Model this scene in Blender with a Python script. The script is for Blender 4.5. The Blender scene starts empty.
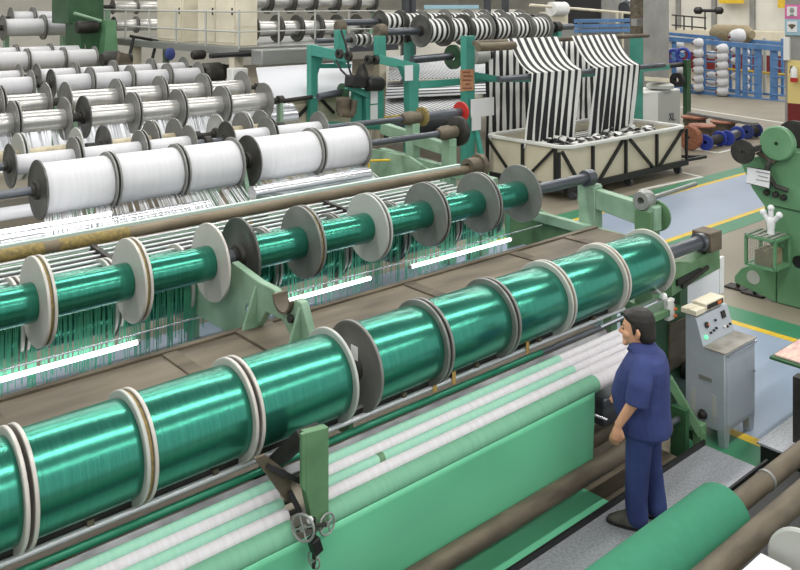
import bpy, bmesh, math, random
from mathutils import Vector, Matrix
random.seed(7)
SC = bpy.context.scene
COL = SC.collection
PI = math.pi
# ------------------------------------------------------------------ camera model
FPX, YH, HC = 839.0, 4.0, 4.33
A = math.radians(41.0)
FX, FY = math.sin(A), math.cos(A)
def ray(px):
    t = (px - 400.0) / FPX
    return FX + FY * t, FY - FX * t
def W(px, py, X=None, Y=None, z=None, d=None):
    dx, dy = ray(px)
    if d is None:
        if z is not None: d = FPX * (HC - z) / (py - YH)
        elif Y is not None: d = Y / dy
        else: d = X / dx
    return Vector((dx * d, dy * d, HC - (py - YH) / FPX * d))
def XatY(px, Y):
    dx, dy = ray(px); return Y * dx / dy
cam = bpy.data.cameras.new('camera'); camo = bpy.data.objects.new('camera', cam); COL.objects.link(camo)
cam.sensor_fit = 'HORIZONTAL'; cam.sensor_width = 36.0; cam.lens = 36.0 * FPX / 800.0
cam.shift_y = -(285.0 - YH) / 800.0
cam.clip_end = 300
camo.location = (0, 0, HC); camo.rotation_euler = (PI / 2, 0, -A)
SC.camera = camo
# ------------------------------------------------------------------ materials
def lin(c):
    return tuple(((v / 255.0) / 12.92 if v / 255.0 <= 0.04045 else ((v / 255.0 + 0.055) / 1.055) ** 2.4) for v in c) + (1.0,)
MATS = {}
def mat(name, c, rough=0.5, metal=0.0, c2=None, scale=6.0, stretch=(1, 1, 1), amt=0.5, bump=0.0, coat=0.0, emit=0.0, spec=0.5):
    m = bpy.data.materials.new(name); m.use_nodes = True
    nt = m.node_tree; b = nt.nodes['Principled BSDF']
    b.inputs['Base Color'].default_value = lin(c); b.inputs['Roughness'].default_value = rough
    b.inputs['Metallic'].default_value = metal
    b.inputs['Specular IOR Level'].default_value = spec
    if coat: b.inputs['Coat Weight'].default_value = coat; b.inputs['Coat Roughness'].default_value = 0.15
    if emit:
        b.inputs['Emission Color'].default_value = lin(c); b.inputs['Emission Strength'].default_value = emit
    if c2 is not None:
        tc = nt.nodes.new('ShaderNodeTexCoord'); mp = nt.nodes.new('ShaderNodeMapping'); nz = nt.nodes.new('ShaderNodeTexNoise')
        mp.inputs['Scale'].default_value = stretch; nz.inputs['Scale'].default_value = scale; nz.inputs['Detail'].default_value = 5
        nt.links.new(tc.outputs['Object'], mp.inputs['Vector']); nt.links.new(mp.outputs['Vector'], nz.inputs['Vector'])
        cr = nt.nodes.new('ShaderNodeValToRGB')
        cr.color_ramp.elements[0].position = 0.5 - 0.3 * (1 - amt) - 0.02; cr.color_ramp.elements[1].position = 0.5 + 0.3 * (1 - amt) + 0.02
        cr.color_ramp.elements[0].color = lin(c2); cr.color_ramp.elements[1].color = lin(c)
        nt.links.new(nz.outputs['Fac'], cr.inputs['Fac']); nt.links.new(cr.outputs['Color'], b.inputs['Base Color'])
        if bump:
            bp = nt.nodes.new('ShaderNodeBump'); bp.inputs['Strength'].default_value = bump; bp.inputs['Distance'].default_value = 0.01
            nt.links.new(nz.outputs['Fac'], bp.inputs['Height']); nt.links.new(bp.outputs['Normal'], b.inputs['Normal'])
    MATS[name] = m
    return m
def yarn_mat(name, c, c2, rough, metal, scale=90.0, bump=0.15, coat=0.0):
    """wound yarn: fine bands around the barrel (object X)"""
    m = bpy.data.materials.new(name); m.use_nodes = True
    nt = m.node_tree; b = nt.nodes['Principled BSDF']
    tc = nt.nodes.new('ShaderNodeTexCoord'); mp = nt.nodes.new('ShaderNodeMapping'); nz = nt.nodes.new('ShaderNodeTexNoise')
    mp.inputs['Scale'].default_value = (1.0, 0.03, 0.03); nz.inputs['Scale'].default_value = scale; nz.inputs['Detail'].default_value = 4
    nt.links.new(tc.outputs['Object'], mp.inputs['Vector']); nt.links.new(mp.outputs['Vector'], nz.inputs['Vector'])
    cr = nt.nodes.new('ShaderNodeValToRGB')
    cr.color_ramp.elements[0].position = 0.3; cr.color_ramp.elements[1].position = 0.7
    cr.color_ramp.elements[0].color = lin(c2); cr.color_ramp.elements[1].color = lin(c)
    nt.links.new(nz.outputs['Fac'], cr.inputs['Fac']); nt.links.new(cr.outputs['Color'], b.inputs['Base Color'])
    if bump:
        bp = nt.nodes.new('ShaderNodeBump'); bp.inputs['Strength'].default_value = bump; bp.inputs['Distance'].default_value = 0.003
        nt.links.new(nz.outputs['Fac'], bp.inputs['Height']); nt.links.new(bp.outputs['Normal'], b.inputs['Normal'])
    if coat: b.inputs['Coat Weight'].default_value = coat; b.inputs['Coat Roughness'].default_value = 0.12
    b.inputs['Roughness'].default_value = rough; b.inputs['Metallic'].default_value = metal
    MATS[name] = m; return m
def stripe_mat(name, period, duty=0.5, ca=(232, 232, 228), cb=(28, 28, 30), off=0.0, axis=0):
    m = bpy.data.materials.new(name); m.use_nodes = True
    nt = m.node_tree; b = nt.nodes['Principled BSDF']; b.inputs['Roughness'].default_value = 0.6
    tc = nt.nodes.new('ShaderNodeTexCoord'); sx = nt.nodes.new('ShaderNodeSeparateXYZ')
    nt.links.new(tc.outputs['Object'], sx.inputs[0])
    ad = nt.nodes.new('ShaderNodeMath'); ad.operation = 'ADD'; ad.inputs[1].default_value = 100 * period + off
    dv = nt.nodes.new('ShaderNodeMath'); dv.operation = 'DIVIDE'; dv.inputs[1].default_value = period
    fr = nt.nodes.new('ShaderNodeMath'); fr.operation = 'FRACT'
    lt = nt.nodes.new('ShaderNodeMath'); lt.operation = 'LESS_THAN'; lt.inputs[1].default_value = duty
    mx = nt.nodes.new('ShaderNodeMix'); mx.data_type = 'RGBA'
    nt.links.new(sx.outputs[axis], ad.inputs[0]); nt.links.new(ad.outputs[0], dv.inputs[0]); nt.links.new(dv.outputs[0], fr.inputs[0])
    nt.links.new(fr.outputs[0], lt.inputs[0]); nt.links.new(lt.outputs[0], mx.inputs[0])
    mx.inputs[6].default_value = lin(cb); mx.inputs[7].default_value = lin(ca)
    nt.links.new(mx.outputs[2], b.inputs['Base Color'])
    MATS[name] = m; return m
M = MATS
yarn_mat('green_yarn', (66, 146, 125), (52, 130, 110), 0.24, 0.8, 110, 0.0, 0.0)
yarn_mat('white_yarn', (204, 204, 206), (195, 195, 198), 0.5, 0.0, 60, 0.05)
yarn_mat('silver_yarn', (210, 209, 205), (196, 195, 190), 0.25, 0.6, 60, 0.04)
mat('bare_core', (196, 186, 158), 0.55, c2=(150, 140, 115), scale=8)
mat('flange_white', (202, 198, 192), 0.42, 0.15, c2=(182, 176, 168), scale=3, amt=0.2)
mat('flange_gray', (138, 138, 134), 0.42, 0.35, c2=(112, 112, 108), scale=4, amt=0.2)
mat('flange_dark', (100, 100, 96), 0.38, 0.45, c2=(70, 70, 66), scale=4, amt=0.2)
mat('yellow_gasket', (148, 128, 70), 0.7, c2=(106, 94, 58), scale=30)
mat('steel_gray', (104, 108, 114), 0.35, 0.6, c2=(82, 86, 92), scale=5, stretch=(0.4, 3, 3))
mat('dark_iron', (62, 60, 56), 0.55, 0.4, c2=(38, 37, 35), scale=6)
mat('brown_iron', (112, 102, 86), 0.6, 0.25, c2=(78, 70, 58), scale=4, stretch=(0.5, 2, 2), bump=0.1)
mat('brown_pipe', (122, 110, 90), 0.5, 0.3, c2=(96, 86, 68), scale=3, stretch=(0.6, 2, 2))
mat('tray_brown', (118, 108, 92), 0.6, 0.1, c2=(86, 78, 66), scale=3, stretch=(0.4, 1.5, 1.5), bump=0.1)
mat('polished', (206, 208, 212), 0.25, 0.9)
mat('mint_green', (150, 180, 156), 0.45, c2=(108, 140, 112), scale=2.5, amt=0.35)
mat('leaf_green', (104, 144, 104), 0.45, c2=(78, 112, 78), scale=3, amt=0.3)
mat('machine_green', (104, 148, 110), 0.4, c2=(84, 126, 90), scale=2, amt=0.2)
mat('deep_green', (50, 92, 58), 0.45, c2=(34, 66, 42), scale=2, amt=0.3)
mat('teal', (70, 152, 136), 0.45, c2=(56, 130, 115), scale=2.5, amt=0.2)
mat('white_paint', (222, 222, 218), 0.5)
mat('paper', (220, 220, 221), 0.8)
mat('brown_paper', (188, 140, 104), 0.8, c2=(168, 120, 86), scale=20)
mat('tape', (196, 160, 92), 0.7, c2=(170, 132, 66), scale=25)
mat('cream', (222, 214, 192), 0.55, c2=(206, 198, 176), scale=1.5)
mat('console_gray', (176, 184, 190), 0.36, 0.2, c2=(162, 170, 178), scale=2.5, amt=0.2)
mat('console_top', (168, 164, 156), 0.6, c2=(120, 114, 104), scale=5, amt=0.3)
mat('black', (22, 22, 22), 0.5)
mat('black_rubber', (34, 34, 34), 0.75)
mat('gray_wheel', (150, 152, 148), 0.4, 0.5)
mat('roller_white', (212, 208, 211), 0.75, c2=(200, 196, 199), scale=14, stretch=(2, .1, .1))
mat('roller_mint', (150, 200, 176), 0.7, c2=(140, 192, 168), scale=14, stretch=(2, .1, .1))
mat('cover_green', (116, 172, 142), 0.72, c2=(108, 164, 134), scale=14, stretch=(2, .1, .1))
mat('dark_green_bar', (30, 112, 84), 0.35, 0.3)
mat('felt', (150, 150, 152), 0.9, c2=(104, 104, 106), scale=5, stretch=(.7, 2, 2), amt=0.5)
mat('cloth_green', (112, 196, 154), 0.42, c2=(94, 180, 136), scale=1.1, stretch=(.5, 1, 1), amt=0.1)
mat('cloth_roll', (50, 128, 97), 0.85, c2=(44, 118, 88), scale=14, amt=0.1, bump=0.1)
mat('floor_concrete', (146, 138, 122), 0.5, c2=(128, 120, 104), scale=0.8, amt=0.1)
mat('floor_blue', (152, 166, 186), 0.35, c2=(142, 156, 176), scale=1.2, amt=0.1)
mat('floor_yellow', (226, 190, 48), 0.5, c2=(206, 172, 52), scale=6)
mat('floor_green', (62, 132, 96), 0.45, c2=(56, 120, 88), scale=1.5)
mat('floor_white', (214, 214, 208), 0.55)
mat('plate', (176, 178, 184), 0.4, 0.35, c2=(146, 148, 153), scale=40, bump=0.5)
mat('skin', (206, 156, 124), 0.55, c2=(194, 142, 112), scale=8)
mat('hair', (34, 28, 24), 0.6, c2=(20, 16, 14), scale=40, bump=0.4)
mat('navy_shirt', (50, 62, 114), 0.85, c2=(40, 50, 98), scale=7, bump=0.6)
mat('navy_trousers', (52, 68, 118), 0.9, c2=(38, 50, 98), scale=6, stretch=(1, 1, .4), bump=0.8)
mat('rail_silver', (206, 208, 210), 0.3, 0.3)
mat('pale_mint', (196, 214, 204), 0.5)
mat('ceiling_gray', (150, 152, 150), 0.8)
mat('shoe', (84, 82, 74), 0.6, c2=(58, 56, 50), scale=15)
mat('sole', (26, 26, 26), 0.7)
mat('tub_cream', (212, 204, 180), 0.6, c2=(190, 182, 160), scale=1.2, amt=0.2)
mat('tub_rim', (216, 216, 210), 0.55)
mat('blue_steel', (92, 134, 182), 0.45, c2=(76, 116, 164), scale=2)
mat('blue_plastic', (44, 62, 150), 0.4)
mat('copper', (176, 118, 92), 0.5, 0.3, c2=(140, 92, 72), scale=12)
mat('maroon', (112, 34, 34), 0.5)
mat('yellow_paint', (222, 202, 132), 0.55)
mat('wall_white', (226, 224, 214), 0.7, c2=(206, 204, 194), scale=0.6)
mat('concrete', (150, 150, 146), 0.7, c2=(130, 130, 126), scale=1.5)
mat('pink', (206, 110, 160), 0.6)
mat('poster_blue', (150, 186, 200), 0.6)
mat('red', (180, 40, 34), 0.45)
mat('lamp_tube', (255, 255, 255), 0.3, emit=5.0)
mat('green_led', (90, 255, 150), 0.3, emit=1.6)
mat('orange', (214, 110, 50), 0.4)
mat('strand_green', (84, 166, 134), 0.4, 0.2)
mat('strand_white', (222, 224, 228), 0.45, 0.1)
mat('strand_dark', (36, 36, 38), 0.5)
mat('mesh_gray', (120, 128, 116), 0.6)
mat('cardboard', (150, 138, 110), 0.8, c2=(132, 118, 92), scale=10)
mat('pink_paper', (214, 196, 176), 0.8, c2=(196, 150, 150), scale=6, stretch=(1, 3, 1))
mat('flange_light', (176, 178, 172), 0.45, 0.1)
mat('belt_dark', (58, 62, 66), 0.7)
mat('sheet_white', (208, 210, 215), 0.6)
stripe_mat('stripe_sheet', 0.254, 0.52)
stripe_mat('stripe_spool', 0.17, 0.5, off=0.04)
stripe_mat('stripe_warp', 0.16, 0.62, ca=(214, 216, 218), cb=(60, 62, 64))
stripe_mat('stripe_warp_y', 0.5, 0.6, ca=(214, 216, 218), cb=(52, 54, 56), axis=1)
# bump plate pattern
# ------------------------------------------------------------------ mesh builder
class MB:
    def __init__(s): s.v = []; s.f = []
    def add(s, vs, fs):
        n = len(s.v); s.v += [Vector(v) for v in vs]; s.f += [tuple(i + n for i in f) for f in fs]; return s
    def box(s, a, b):
        x0, y0, z0 = [min(a[i], b[i]) for i in range(3)]; x1, y1, z1 = [max(a[i], b[i]) for i in range(3)]
        return s.add([(x0, y0, z0), (x1, y0, z0), (x1, y1, z0), (x0, y1, z0), (x0, y0, z1), (x1, y0, z1), (x1, y1, z1), (x0, y1, z1)],
                     [(3, 2, 1, 0), (4, 5, 6, 7), (0, 1, 5, 4), (1, 2, 6, 5), (2, 3, 7, 6), (3, 0, 4, 7)])
    def bar(s, p, q, w, h, up=(0, 0, 1)):
        p, q = Vector(p), Vector(q); d = (q - p).normalized(); up = Vector(up)
        if abs(d.dot(up)) > 0.98: up = Vector((1, 0, 0))
        r = d.cross(up).normalized(); u = r.cross(d).normalized()
        vs = []
        for e in (p, q):
            for i, j in ((-1, -1), (1, -1), (1, 1), (-1, 1)): vs.append(e + r * (i * w / 2) + u * (j * h / 2))
        return s.add(vs, [(0, 1, 2, 3), (7, 6, 5, 4), (0, 4, 5, 1), (1, 5, 6, 2), (2, 6, 7, 3), (3, 7, 4, 0)])
    def lathe(s, o, ax, prof, seg=32, closed=False):
        """prof: (along, radius); ax: axis; ends with radius>0 are capped unless closed (ring profile)"""
        o, ax = Vector(o), Vector(ax).normalized()
        t = Vector((0, 0, 1)) if abs(ax.z) < 0.9 else Vector((1, 0, 0))
        e1 = ax.cross(t).normalized(); e2 = ax.cross(e1).normalized()
        n = len(prof); vs = []
        for (a, r) in prof:
            for k in range(seg):
                th = 2 * PI * k / seg; vs.append(o + ax * a + (e1 * math.cos(th) + e2 * math.sin(th)) * r)
        fs = []
        for i in range(n if closed else n - 1):
            j = (i + 1) % n
            for k in range(seg):
                l = (k + 1) % seg
                fs.append((i * seg + k, i * seg + l, j * seg + l, j * seg + k))
        if not closed:
            fs.append(tuple(range(seg))[::-1]); fs.append(tuple((n - 1) * seg + k for k in range(seg)))
        return s.add(vs, fs)
    def tube(s, p, q, r, seg=16, r2=None):
        p, q = Vector(p), Vector(q); L = (q - p).length
        return s.lathe(p, q - p, [(0, r), (L, r if r2 is None else r2)], seg)
    def path(s, pts, r, seg=8):
        for a, b in zip(pts[:-1], pts[1:]): s.tube(a, b, r, seg)
        return s
    def prism(s, pts, t0, t1, axis='x'):
        """pts 2D polygon extruded along axis from t0 to t1"""
        n = len(pts)
        def mk(t, p): return {'x': (t, p[0], p[1]), 'y': (p[0], t, p[1]), 'z': (p[0], p[1], t)}[axis]
        vs = [mk(t0, p) for p in pts] + [mk(t1, p) for p in pts]
        return s.add(vs, [tuple(range(n))[::-1], tuple(range(n, 2 * n))] + [(i, (i + 1) % n, n + (i + 1) % n, n + i) for i in range(n)])
    def torus(s, c, ax, R, r, seg=24, sub=8):
        c, ax = Vector(c), Vector(ax).normalized()
        return s.lathe(c, ax, [(r * math.sin(2 * PI * k / sub), R + r * math.cos(2 * PI * k / sub)) for k in range(sub)], seg, closed=True)
    def ball(s, c, r, seg=16, sc=(1, 1, 1)):
        c = Vector(c); n = seg // 2; vs = [c + Vector((0, 0, -r * sc[2]))]; 
        for i in range(1, n):
            ph = -PI / 2 + PI * i / n
            for k in range(seg):
                th = 2 * PI * k / seg
                vs.append(c + Vector((r * sc[0] * math.cos(ph) * math.cos(th), r * sc[1] * math.cos(ph) * math.sin(th), r * sc[2] * math.sin(ph))))
        vs.append(c + Vector((0, 0, r * sc[2]))); fs = []
        for k in range(seg): fs.append((0, 1 + (k + 1) % seg, 1 + k))
        for i in range(n - 2):
            for k in range(seg):
                a = 1 + i * seg + k; b = 1 + i * seg + (k + 1) % seg; fs.append((a, b, b + seg, a + seg))
        last = len(vs) - 1; base = 1 + (n - 2) * seg
        for k in range(seg): fs.append((base + k, base + (k + 1) % seg, last))
        return s.add(vs, fs)
    def sheet(s, rows):
        """rows: list of point lists (grid)"""
        n = len(rows[0]); vs = [p for r in rows for p in r]
        fs = [(i * n + k, i * n + k + 1, (i + 1) * n + k + 1, (i + 1) * n + k) for i in range(len(rows) - 1) for k in range(n - 1)]
        return s.add(vs, fs)
    def strand(s, p, q, w):
        p, q = Vector(p), Vector(q)
        a, b, c = Vector((-w / 2, 0, 0)), Vector((w / 2, 0, 0)), Vector((0, w * .6, 0))
        return s.add([p + a, p + b, p + c, q + a, q + b, q + c], [(0, 1, 4, 3), (1, 2, 5, 4), (2, 0, 3, 5)])
    def mesh(s, name, m, off=(0, 0, 0), smooth=True):
        me = bpy.data.meshes.new(name); off = Vector(off)
        me.from_pydata([v - off for v in s.v], [], s.f)
        bm = bmesh.new(); bm.from_mesh(me); bmesh.ops.recalc_face_normals(bm, faces=bm.faces); bm.to_mesh(me); bm.free()
        if smooth:
            me.polygons.foreach_set('use_smooth', [True] * len(me.polygons)); me.set_sharp_from_angle(angle=math.radians(38))
        me.materials.append(MATS[m]); me.update()
        return me
def tag(o, label, cat, group=None, kind=None):
    o['label'] = label; o['category'] = cat
    if group: o['group'] = group
    if kind: o['kind'] = kind
    return o
def thing(name, label, cat, loc, group=None):
    o = bpy.data.objects.new(name, None); COL.objects.link(o); o.location = loc; o.empty_display_size = 0.1
    return tag(o, label, cat, group)
def root_loc(o):
    while o.parent: o = o.parent
    return o.location
def part(name, mb, m, parent, label=None, bevel=0.0, smooth=True, solid=0.0):
    me = mb.mesh(name, m, root_loc(parent), smooth)
    o = bpy.data.objects.new(name, me); COL.objects.link(o); o.parent = parent
    if label: o['label'] = label
    mods(o, bevel, solid)
    return o
def mods(o, bevel, solid):
    if solid:
        md = o.modifiers.new('solid', 'SOLIDIFY'); md.thickness = solid; md.offset = 0
    if bevel:
        md = o.modifiers.new('bevel', 'BEVEL'); md.width = bevel; md.segments = 2; md.limit_method = 'ANGLE'; md.angle_limit = math.radians(40)
def single(name, mb, m, label, cat, loc=None, group=None, kind=None, bevel=0.0, smooth=True, solid=0.0):
    if loc is None:
        xs = [v.x for v in mb.v]; ys = [v.y for v in mb.v]; zs = [v.z for v in mb.v]
        loc = ((min(xs) + max(xs)) / 2, (min(ys) + max(ys)) / 2, min(zs))
    o = bpy.data.objects.new(name, mb.mesh(name, m, loc, smooth)); COL.objects.link(o); o.location = loc
    tag(o, label, cat, group, kind); mods(o, bevel, solid)
    return o
def structure(name, mb, m, label=None, bevel=0.0):
    o = bpy.data.objects.new(name, mb.mesh(name, m)); COL.objects.link(o); o['kind'] = 'structure'
    if label: o['label'] = label
    mods(o, bevel, 0)
    return o
ORD = ['first', 'second', 'third', 'fourth', 'fifth', 'sixth', 'seventh', 'eighth', 'ninth', 'tenth', 'eleventh', 'twelfth']
# ================================================================== SETTING
b = MB().box((-14, -8, -0.1), (56, 54, 0)); structure('floor', b, 'floor_concrete')
def paint(n, a, c, m, z=0.004): structure(n, MB().box((a[0], a[1], 0.0), (c[0], c[1], z)), m)
AX0, AX1, AY0, AY1 = 8.16, 10.84, 8.42, 10.33
paint('trim_1', (-6, AY0), (27, AY1), 'floor_blue')
paint('trim_2', (AX0, -4), (AX1, AY0), 'floor_blue')
paint('trim_3', (AX1, AY0 - .12), (27, AY0), 'floor_yellow', .006); paint('trim_4', (11.2, AY1), (27, AY1 + .12), 'floor_yellow', .006)
paint('trim_5', (AX1, -4), (AX1 + .13, AY0 - .12), 'floor_yellow', .006); paint('trim_6', (AX0 - .13, -4), (AX0, 7.5), 'floor_yellow', .006)
paint('trim_7', (AX1 + .13, -4), (AX1 + .62, AY0 - .5), 'floor_green'); paint('trim_8', (AX1 + .13, AY0 - .5), (27, AY0 - .12), 'floor_green')
paint('trim_9', (7.42, -4), (AX0 - .13, 4.4), 'floor_green'); paint('trim_10', (11.2, AY1 + .12), (27, AY1 + .55), 'floor_green')
# white bay lines around the pallet of reels and the tub
def wline(n, p, q, w=0.1):
    p, q = Vector((p[0], p[1], .003)), Vector((q[0], q[1], .003)); structure(n, MB().bar(p, q, w, .005), 'floor_white')
P0 = W(640, 190, z=0); P1 = W(702, 177, z=0); P2 = W(672, 170, z=0)
wline('trim_11', P0, P1); wline('trim_12', P1, P2)
P0 = W(684, 147, z=0); P1 = W(718, 153, z=0); P2 = W(742, 147, z=0)
wline('trim_13', P0, P1); wline('trim_14', P1, P2)
wline('trim_15', W(655, 103, z=0), W(790, 124, z=0), 0.14)
# far walls and the roof
structure('wall_back', MB().box((-14, 52, 0), (56, 52.3, 10)), 'wall_white')
structure('wall_right', MB().box((52, -8, 0), (52.3, 52, 10)), 'wall_white')
structure('baseboard_right', MB().box((51.9, -8, 0), (52, 52, 1.1)), 'maroon')
structure('ceiling', MB().box((-14, -8, 9.4), (56, 54, 9.6)), 'ceiling_gray')
for k in range(9):
    yy = 15 + k * 2.6
    structure('trim_%d' % (16 + k), MB().box((51.8, yy, 1.1), (52, yy + .3, 10)), 'concrete')

# ================================================================== SPOOLS
def spool(X0, X1, Y, z, R, yr, ym, fm, label, group, seg=32, gasket=False, name='yarn_spool', open_l=False, open_r=False, bore=0.06):
    th = min(0.028, R * .07) if R > .2 else 0.014
    t = thing(name, label, 'spool', ((X0 + X1) / 2, Y, z - R), group)
    o = Vector((0, Y, z)); ax = (1, 0, 0)
    a, c = X0 + th, X1 - th; e = min(.02, yr * .1)
    part('yarn_package', MB().lathe(o, ax, [(a, bore), (a, yr - e * .3), (a + e, yr), (c - e, yr), (c, yr - e * .3), (c, bore)], seg, closed=True), ym, t)
    for s, x in ((1, X0), (-1, X1)):
        # rim is thicker than the dished web
        pr = [(x, bore), (x + s * th * .35, R * .55), (x + s * th * .30, R * .90), (x, R * .93), (x, R - .004), (x + s * .004, R), (x + s * (th - .004), R), (x + s * th, R - .004), (x + s * th, R * .94), (x + s * th * .9, R * .90), (x + s * th * .95, bore)]
        part('flange', MB().lathe(o, ax, pr, seg, closed=True), fm[0] if s == 1 else fm[1], t)
    for flag, x, s in ((open_l, X0, -1), (open_r, X1, 1)):
        if flag:
            part('hub', MB().lathe(o, ax, [(x - s * .012, bore), (x - s * .012, R * .34), (x + s * .035, R * .30), (x + s * .04, R * .2), (x + s * .075, R * .19), (x + s * .075, bore)], seg, closed=True), 'dark_iron', t)
    if gasket:
        part('gasket', MB().lathe(o, ax, [(X1 + .001, bore), (X1 + .001, R * .955), (X1 + .022, R * .955), (X1 + .022, bore)], seg, closed=True), 'yellow_gasket', t, label='yellow band beside the flange')
    return t
def shaft(X0, X1, Y, z, r, m, label):
    return single('main_shaft', MB().tube((X0, Y, z), (X1, Y, z), r, 24), m, label, 'shaft')
def stand(X, Y, z, r, label, m='mint_green', w=.07, z0=0.0):
    t = thing('shaft_stand', label, 'stand', (X, Y, z0))
    part('post', MB().box((X - w * .5, Y - w, z0 + .03), (X + w * .5, Y + w, z - r * 1.3)), m, t)
    part('foot', MB().box((X - w * 1.2, Y - w * 2, z0), (X + w * 1.2, Y + w * 2, z0 + .03)), m, t)
    part('bearing', MB().lathe((X - w * .8, Y, z), (1, 0, 0), [(0, r), (0, r * 1.8), (w * 1.6, r * 1.8), (w * 1.6, r)], 16, closed=True), 'dark_iron', t)
    return t
def row(Y, spans, ref, hgt, yratio, ym, flanges, what, where, look, group, seg=32, gaskets=(), opens=(), gap=.013, sh=None, shm='dark_iron', r=.045, stands=(), sm='mint_green', sw=.07, z0=0.0):
    """spans in photo x along the shaft; ref = a point of the axis; hgt = (x, flange height) ; sh = shaft end x's"""
    z = W(ref[0], ref[1], Y=Y).z
    d = Y / ray(hgt[0])[1]; R = hgt[1] * d / FPX / 2
    for i, (a, c) in enumerate(spans):
        fm = flanges[i] if i < len(flanges) else flanges[-1]
        lab = '%s %s from left in %s, %s' % (ORD[i], what, where, look[i] if isinstance(look, (list, tuple)) else look)
        spool(XatY(a, Y) + gap, XatY(c, Y) - gap, Y, z, R, R * yratio, ym, fm, lab, group, seg, gasket=(i in gaskets), open_l=(i, 'l') in opens, open_r=(i, 'r') in opens, bore=r + .001)
    if sh: shaft(XatY(sh[0], Y), XatY(sh[1], Y), Y, z, r, shm, '%s shaft through %s' % ('gray' if shm == 'steel_gray' else 'dark', where))
    for k, px in enumerate(stands):
        stand(XatY(px, Y), Y, z, r, '%s stand from left under %s' % (ORD[k], where), sm, sw, z0)
    return z, R
fw, fg, fd, fl = 'flange_white', 'flange_gray', 'flange_dark', 'flange_light'
G1Y = 4.94
G1z, G1R = row(G1Y, [(-70, 14), (14, 130), (130, 235), (235, 333), (352, 423), (423, 490), (490, 546), (546, 601), (601, 648)], (647, 261.0), (647, 63.4), .875, 'green_yarn',
    [(fw, fw), (fw, fl), (fw, fw), (fw, fl), (fg, fg), (fg, fg), (fg, fl), (fl, fw), (fw, fw)], 'full green spool', 'the nearest big green row',
    ['cut by the frame', 'white flanges', 'white flanges', 'gray end flange', 'gray flanges', 'gray flanges', 'gray flanges', 'pale flanges', 'white end flange'],
    'full green spools on the front shaft', 80, gaskets=(1, 6, 7), opens=((3, 'r'), (4, 'l')), r=.075, sh=(-90, 707), shm='steel_gray')
G2Y = 6.96
G2z, G2R = row(G2Y, [(-40, 38), (38, 132), (132, 213), (238, 303), (303, 369), (369, 427), (427, 479), (479, 521)], (518, 193.5), (518, 57), .44, 'green_yarn',
    [(fw, fw), (fw, fw), (fw, fw), (fd, fg), (fg, fl), (fl, fg), (fg, fg), (fg, fg)], 'thin green spool', 'the raised thin green row',
    ['white flanges', 'yellow band right', 'white end flange', 'dark left flange', 'pale right flange', 'gray right flange', 'gray flanges', 'gray end flange'],
    'thin green spools on the raised shaft', 64, gaskets=(0, 1, 3), opens=((2, 'r'), (3, 'l')), r=.07, sh=(-60, 592), shm='steel_gray')
G3Y = 7.80
G3z, G3R = row(G3Y, [(-60, 14), (14, 106), (106, 180), (205, 262), (262, 331), (331, 389), (389, 441), (441, 486)], (104, 298), (104, 77), .86, 'green_yarn',
    [(fw, fw), (fw, fl), (fw, fw), (fl, fg), (fl, fg), (fg, fg), (fg, fg), (fg, fg)], 'green spool', 'the low green row with strands', 'behind hanging threads',
    'green spools on the low rear shaft', 48, r=.06, sh=(-70, 530), shm='steel_gray', stands=(-66, 193))
W1Y = 10.04
W1z, W1R = row(W1Y, [(36, 109), (109, 177), (177, 234), (247, 312), (312, 359)], (37, 190), (37, 60), .87, 'white_yarn', [(fd, fg), (fg, fg), (fg, fg), (fd, fg), (fg, fg)],
    'fat white spool', 'the nearest fat white row', ['dark left end flange', 'between two spools', 'beside the gap', 'dark left flange', 'at the right end'],
    'fat white spools on the nearest white shaft', 48, opens=((0, 'l'), (3, 'l')), r=.05, sh=(-40, 448), shm='steel_gray', stands=(-36,))
W1bY = 10.95
W1bz, W1bR = row(W1bY, [(8, 75), (75, 141), (141, 190), (225, 268), (268, 320)], (8, 166), (8, 45), .45, 'white_yarn', [(fd, fg), (fg, fg), (fg, fg), (fd, fg)],
    'white spool', 'the second white row', 'gray flanges', 'white spools on the second white shaft', 40, opens=((0, 'l'), (3, 'l')), r=.05, sh=(-40, 408), shm='steel_gray', stands=(-36,))
row(12.0, [(-30, 20), (20, 78), (102, 152), (152, 176), (215, 243), (243, 262)], (102, 147), (102, 44), .30, 'bare_core', [(fg, fl), (fl, fl), (fd, fg), (fl, fg), (fl, fg)],
    'nearly empty spool', 'the nearly empty row', 'bare core showing', 'empty spools behind the white rows', 36, opens=((2, 'l'), (4, 'l')), sh=(-40, 285), stands=(-36, 90, 196, 280))
W2z, W2R = row(13.85, [(-35, 14), (14, 66), (82, 133), (133, 178), (178, 222), (222, 265)], (83, 117), (83, 43), .47, 'silver_yarn', [(fg, fg), (fg, fg), (fd, fg), (fg, fg)],
    'thin silver spool', 'the nearest silver row', 'gray flanges', 'thin silver spools, nearest row', 40, opens=((1, 'r'), (2, 'l')), sh=(-45, 284), stands=(-40, 74, 280))
row(14.82, [(-40, 0), (0, 47), (64, 117), (117, 160), (160, 203), (203, 243)], (30, 104), (63, 40), .5, 'silver_yarn', [(fg, fg), (fg, fg), (fg, fg)],
    'silver spool', 'the second silver row', 'gray flanges', 'silver spools, second row', 32, sh=(-45, 262), stands=(-42, 55, 258))
row(21.3, [(-18, 32), (50, 90), (90, 130), (130, 167), (167, 199)], (50, 84), (50, 30), .58, 'white_yarn', [(fg, fg), (fd, fg), (fg, fg)],
    'small white spool', 'the far white row', 'gray flanges', 'small white spools, far front row', 32, opens=((0, 'r'), (1, 'l')), sh=(-22, 207), stands=(-20, 41, 204), sw=.1)
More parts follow.
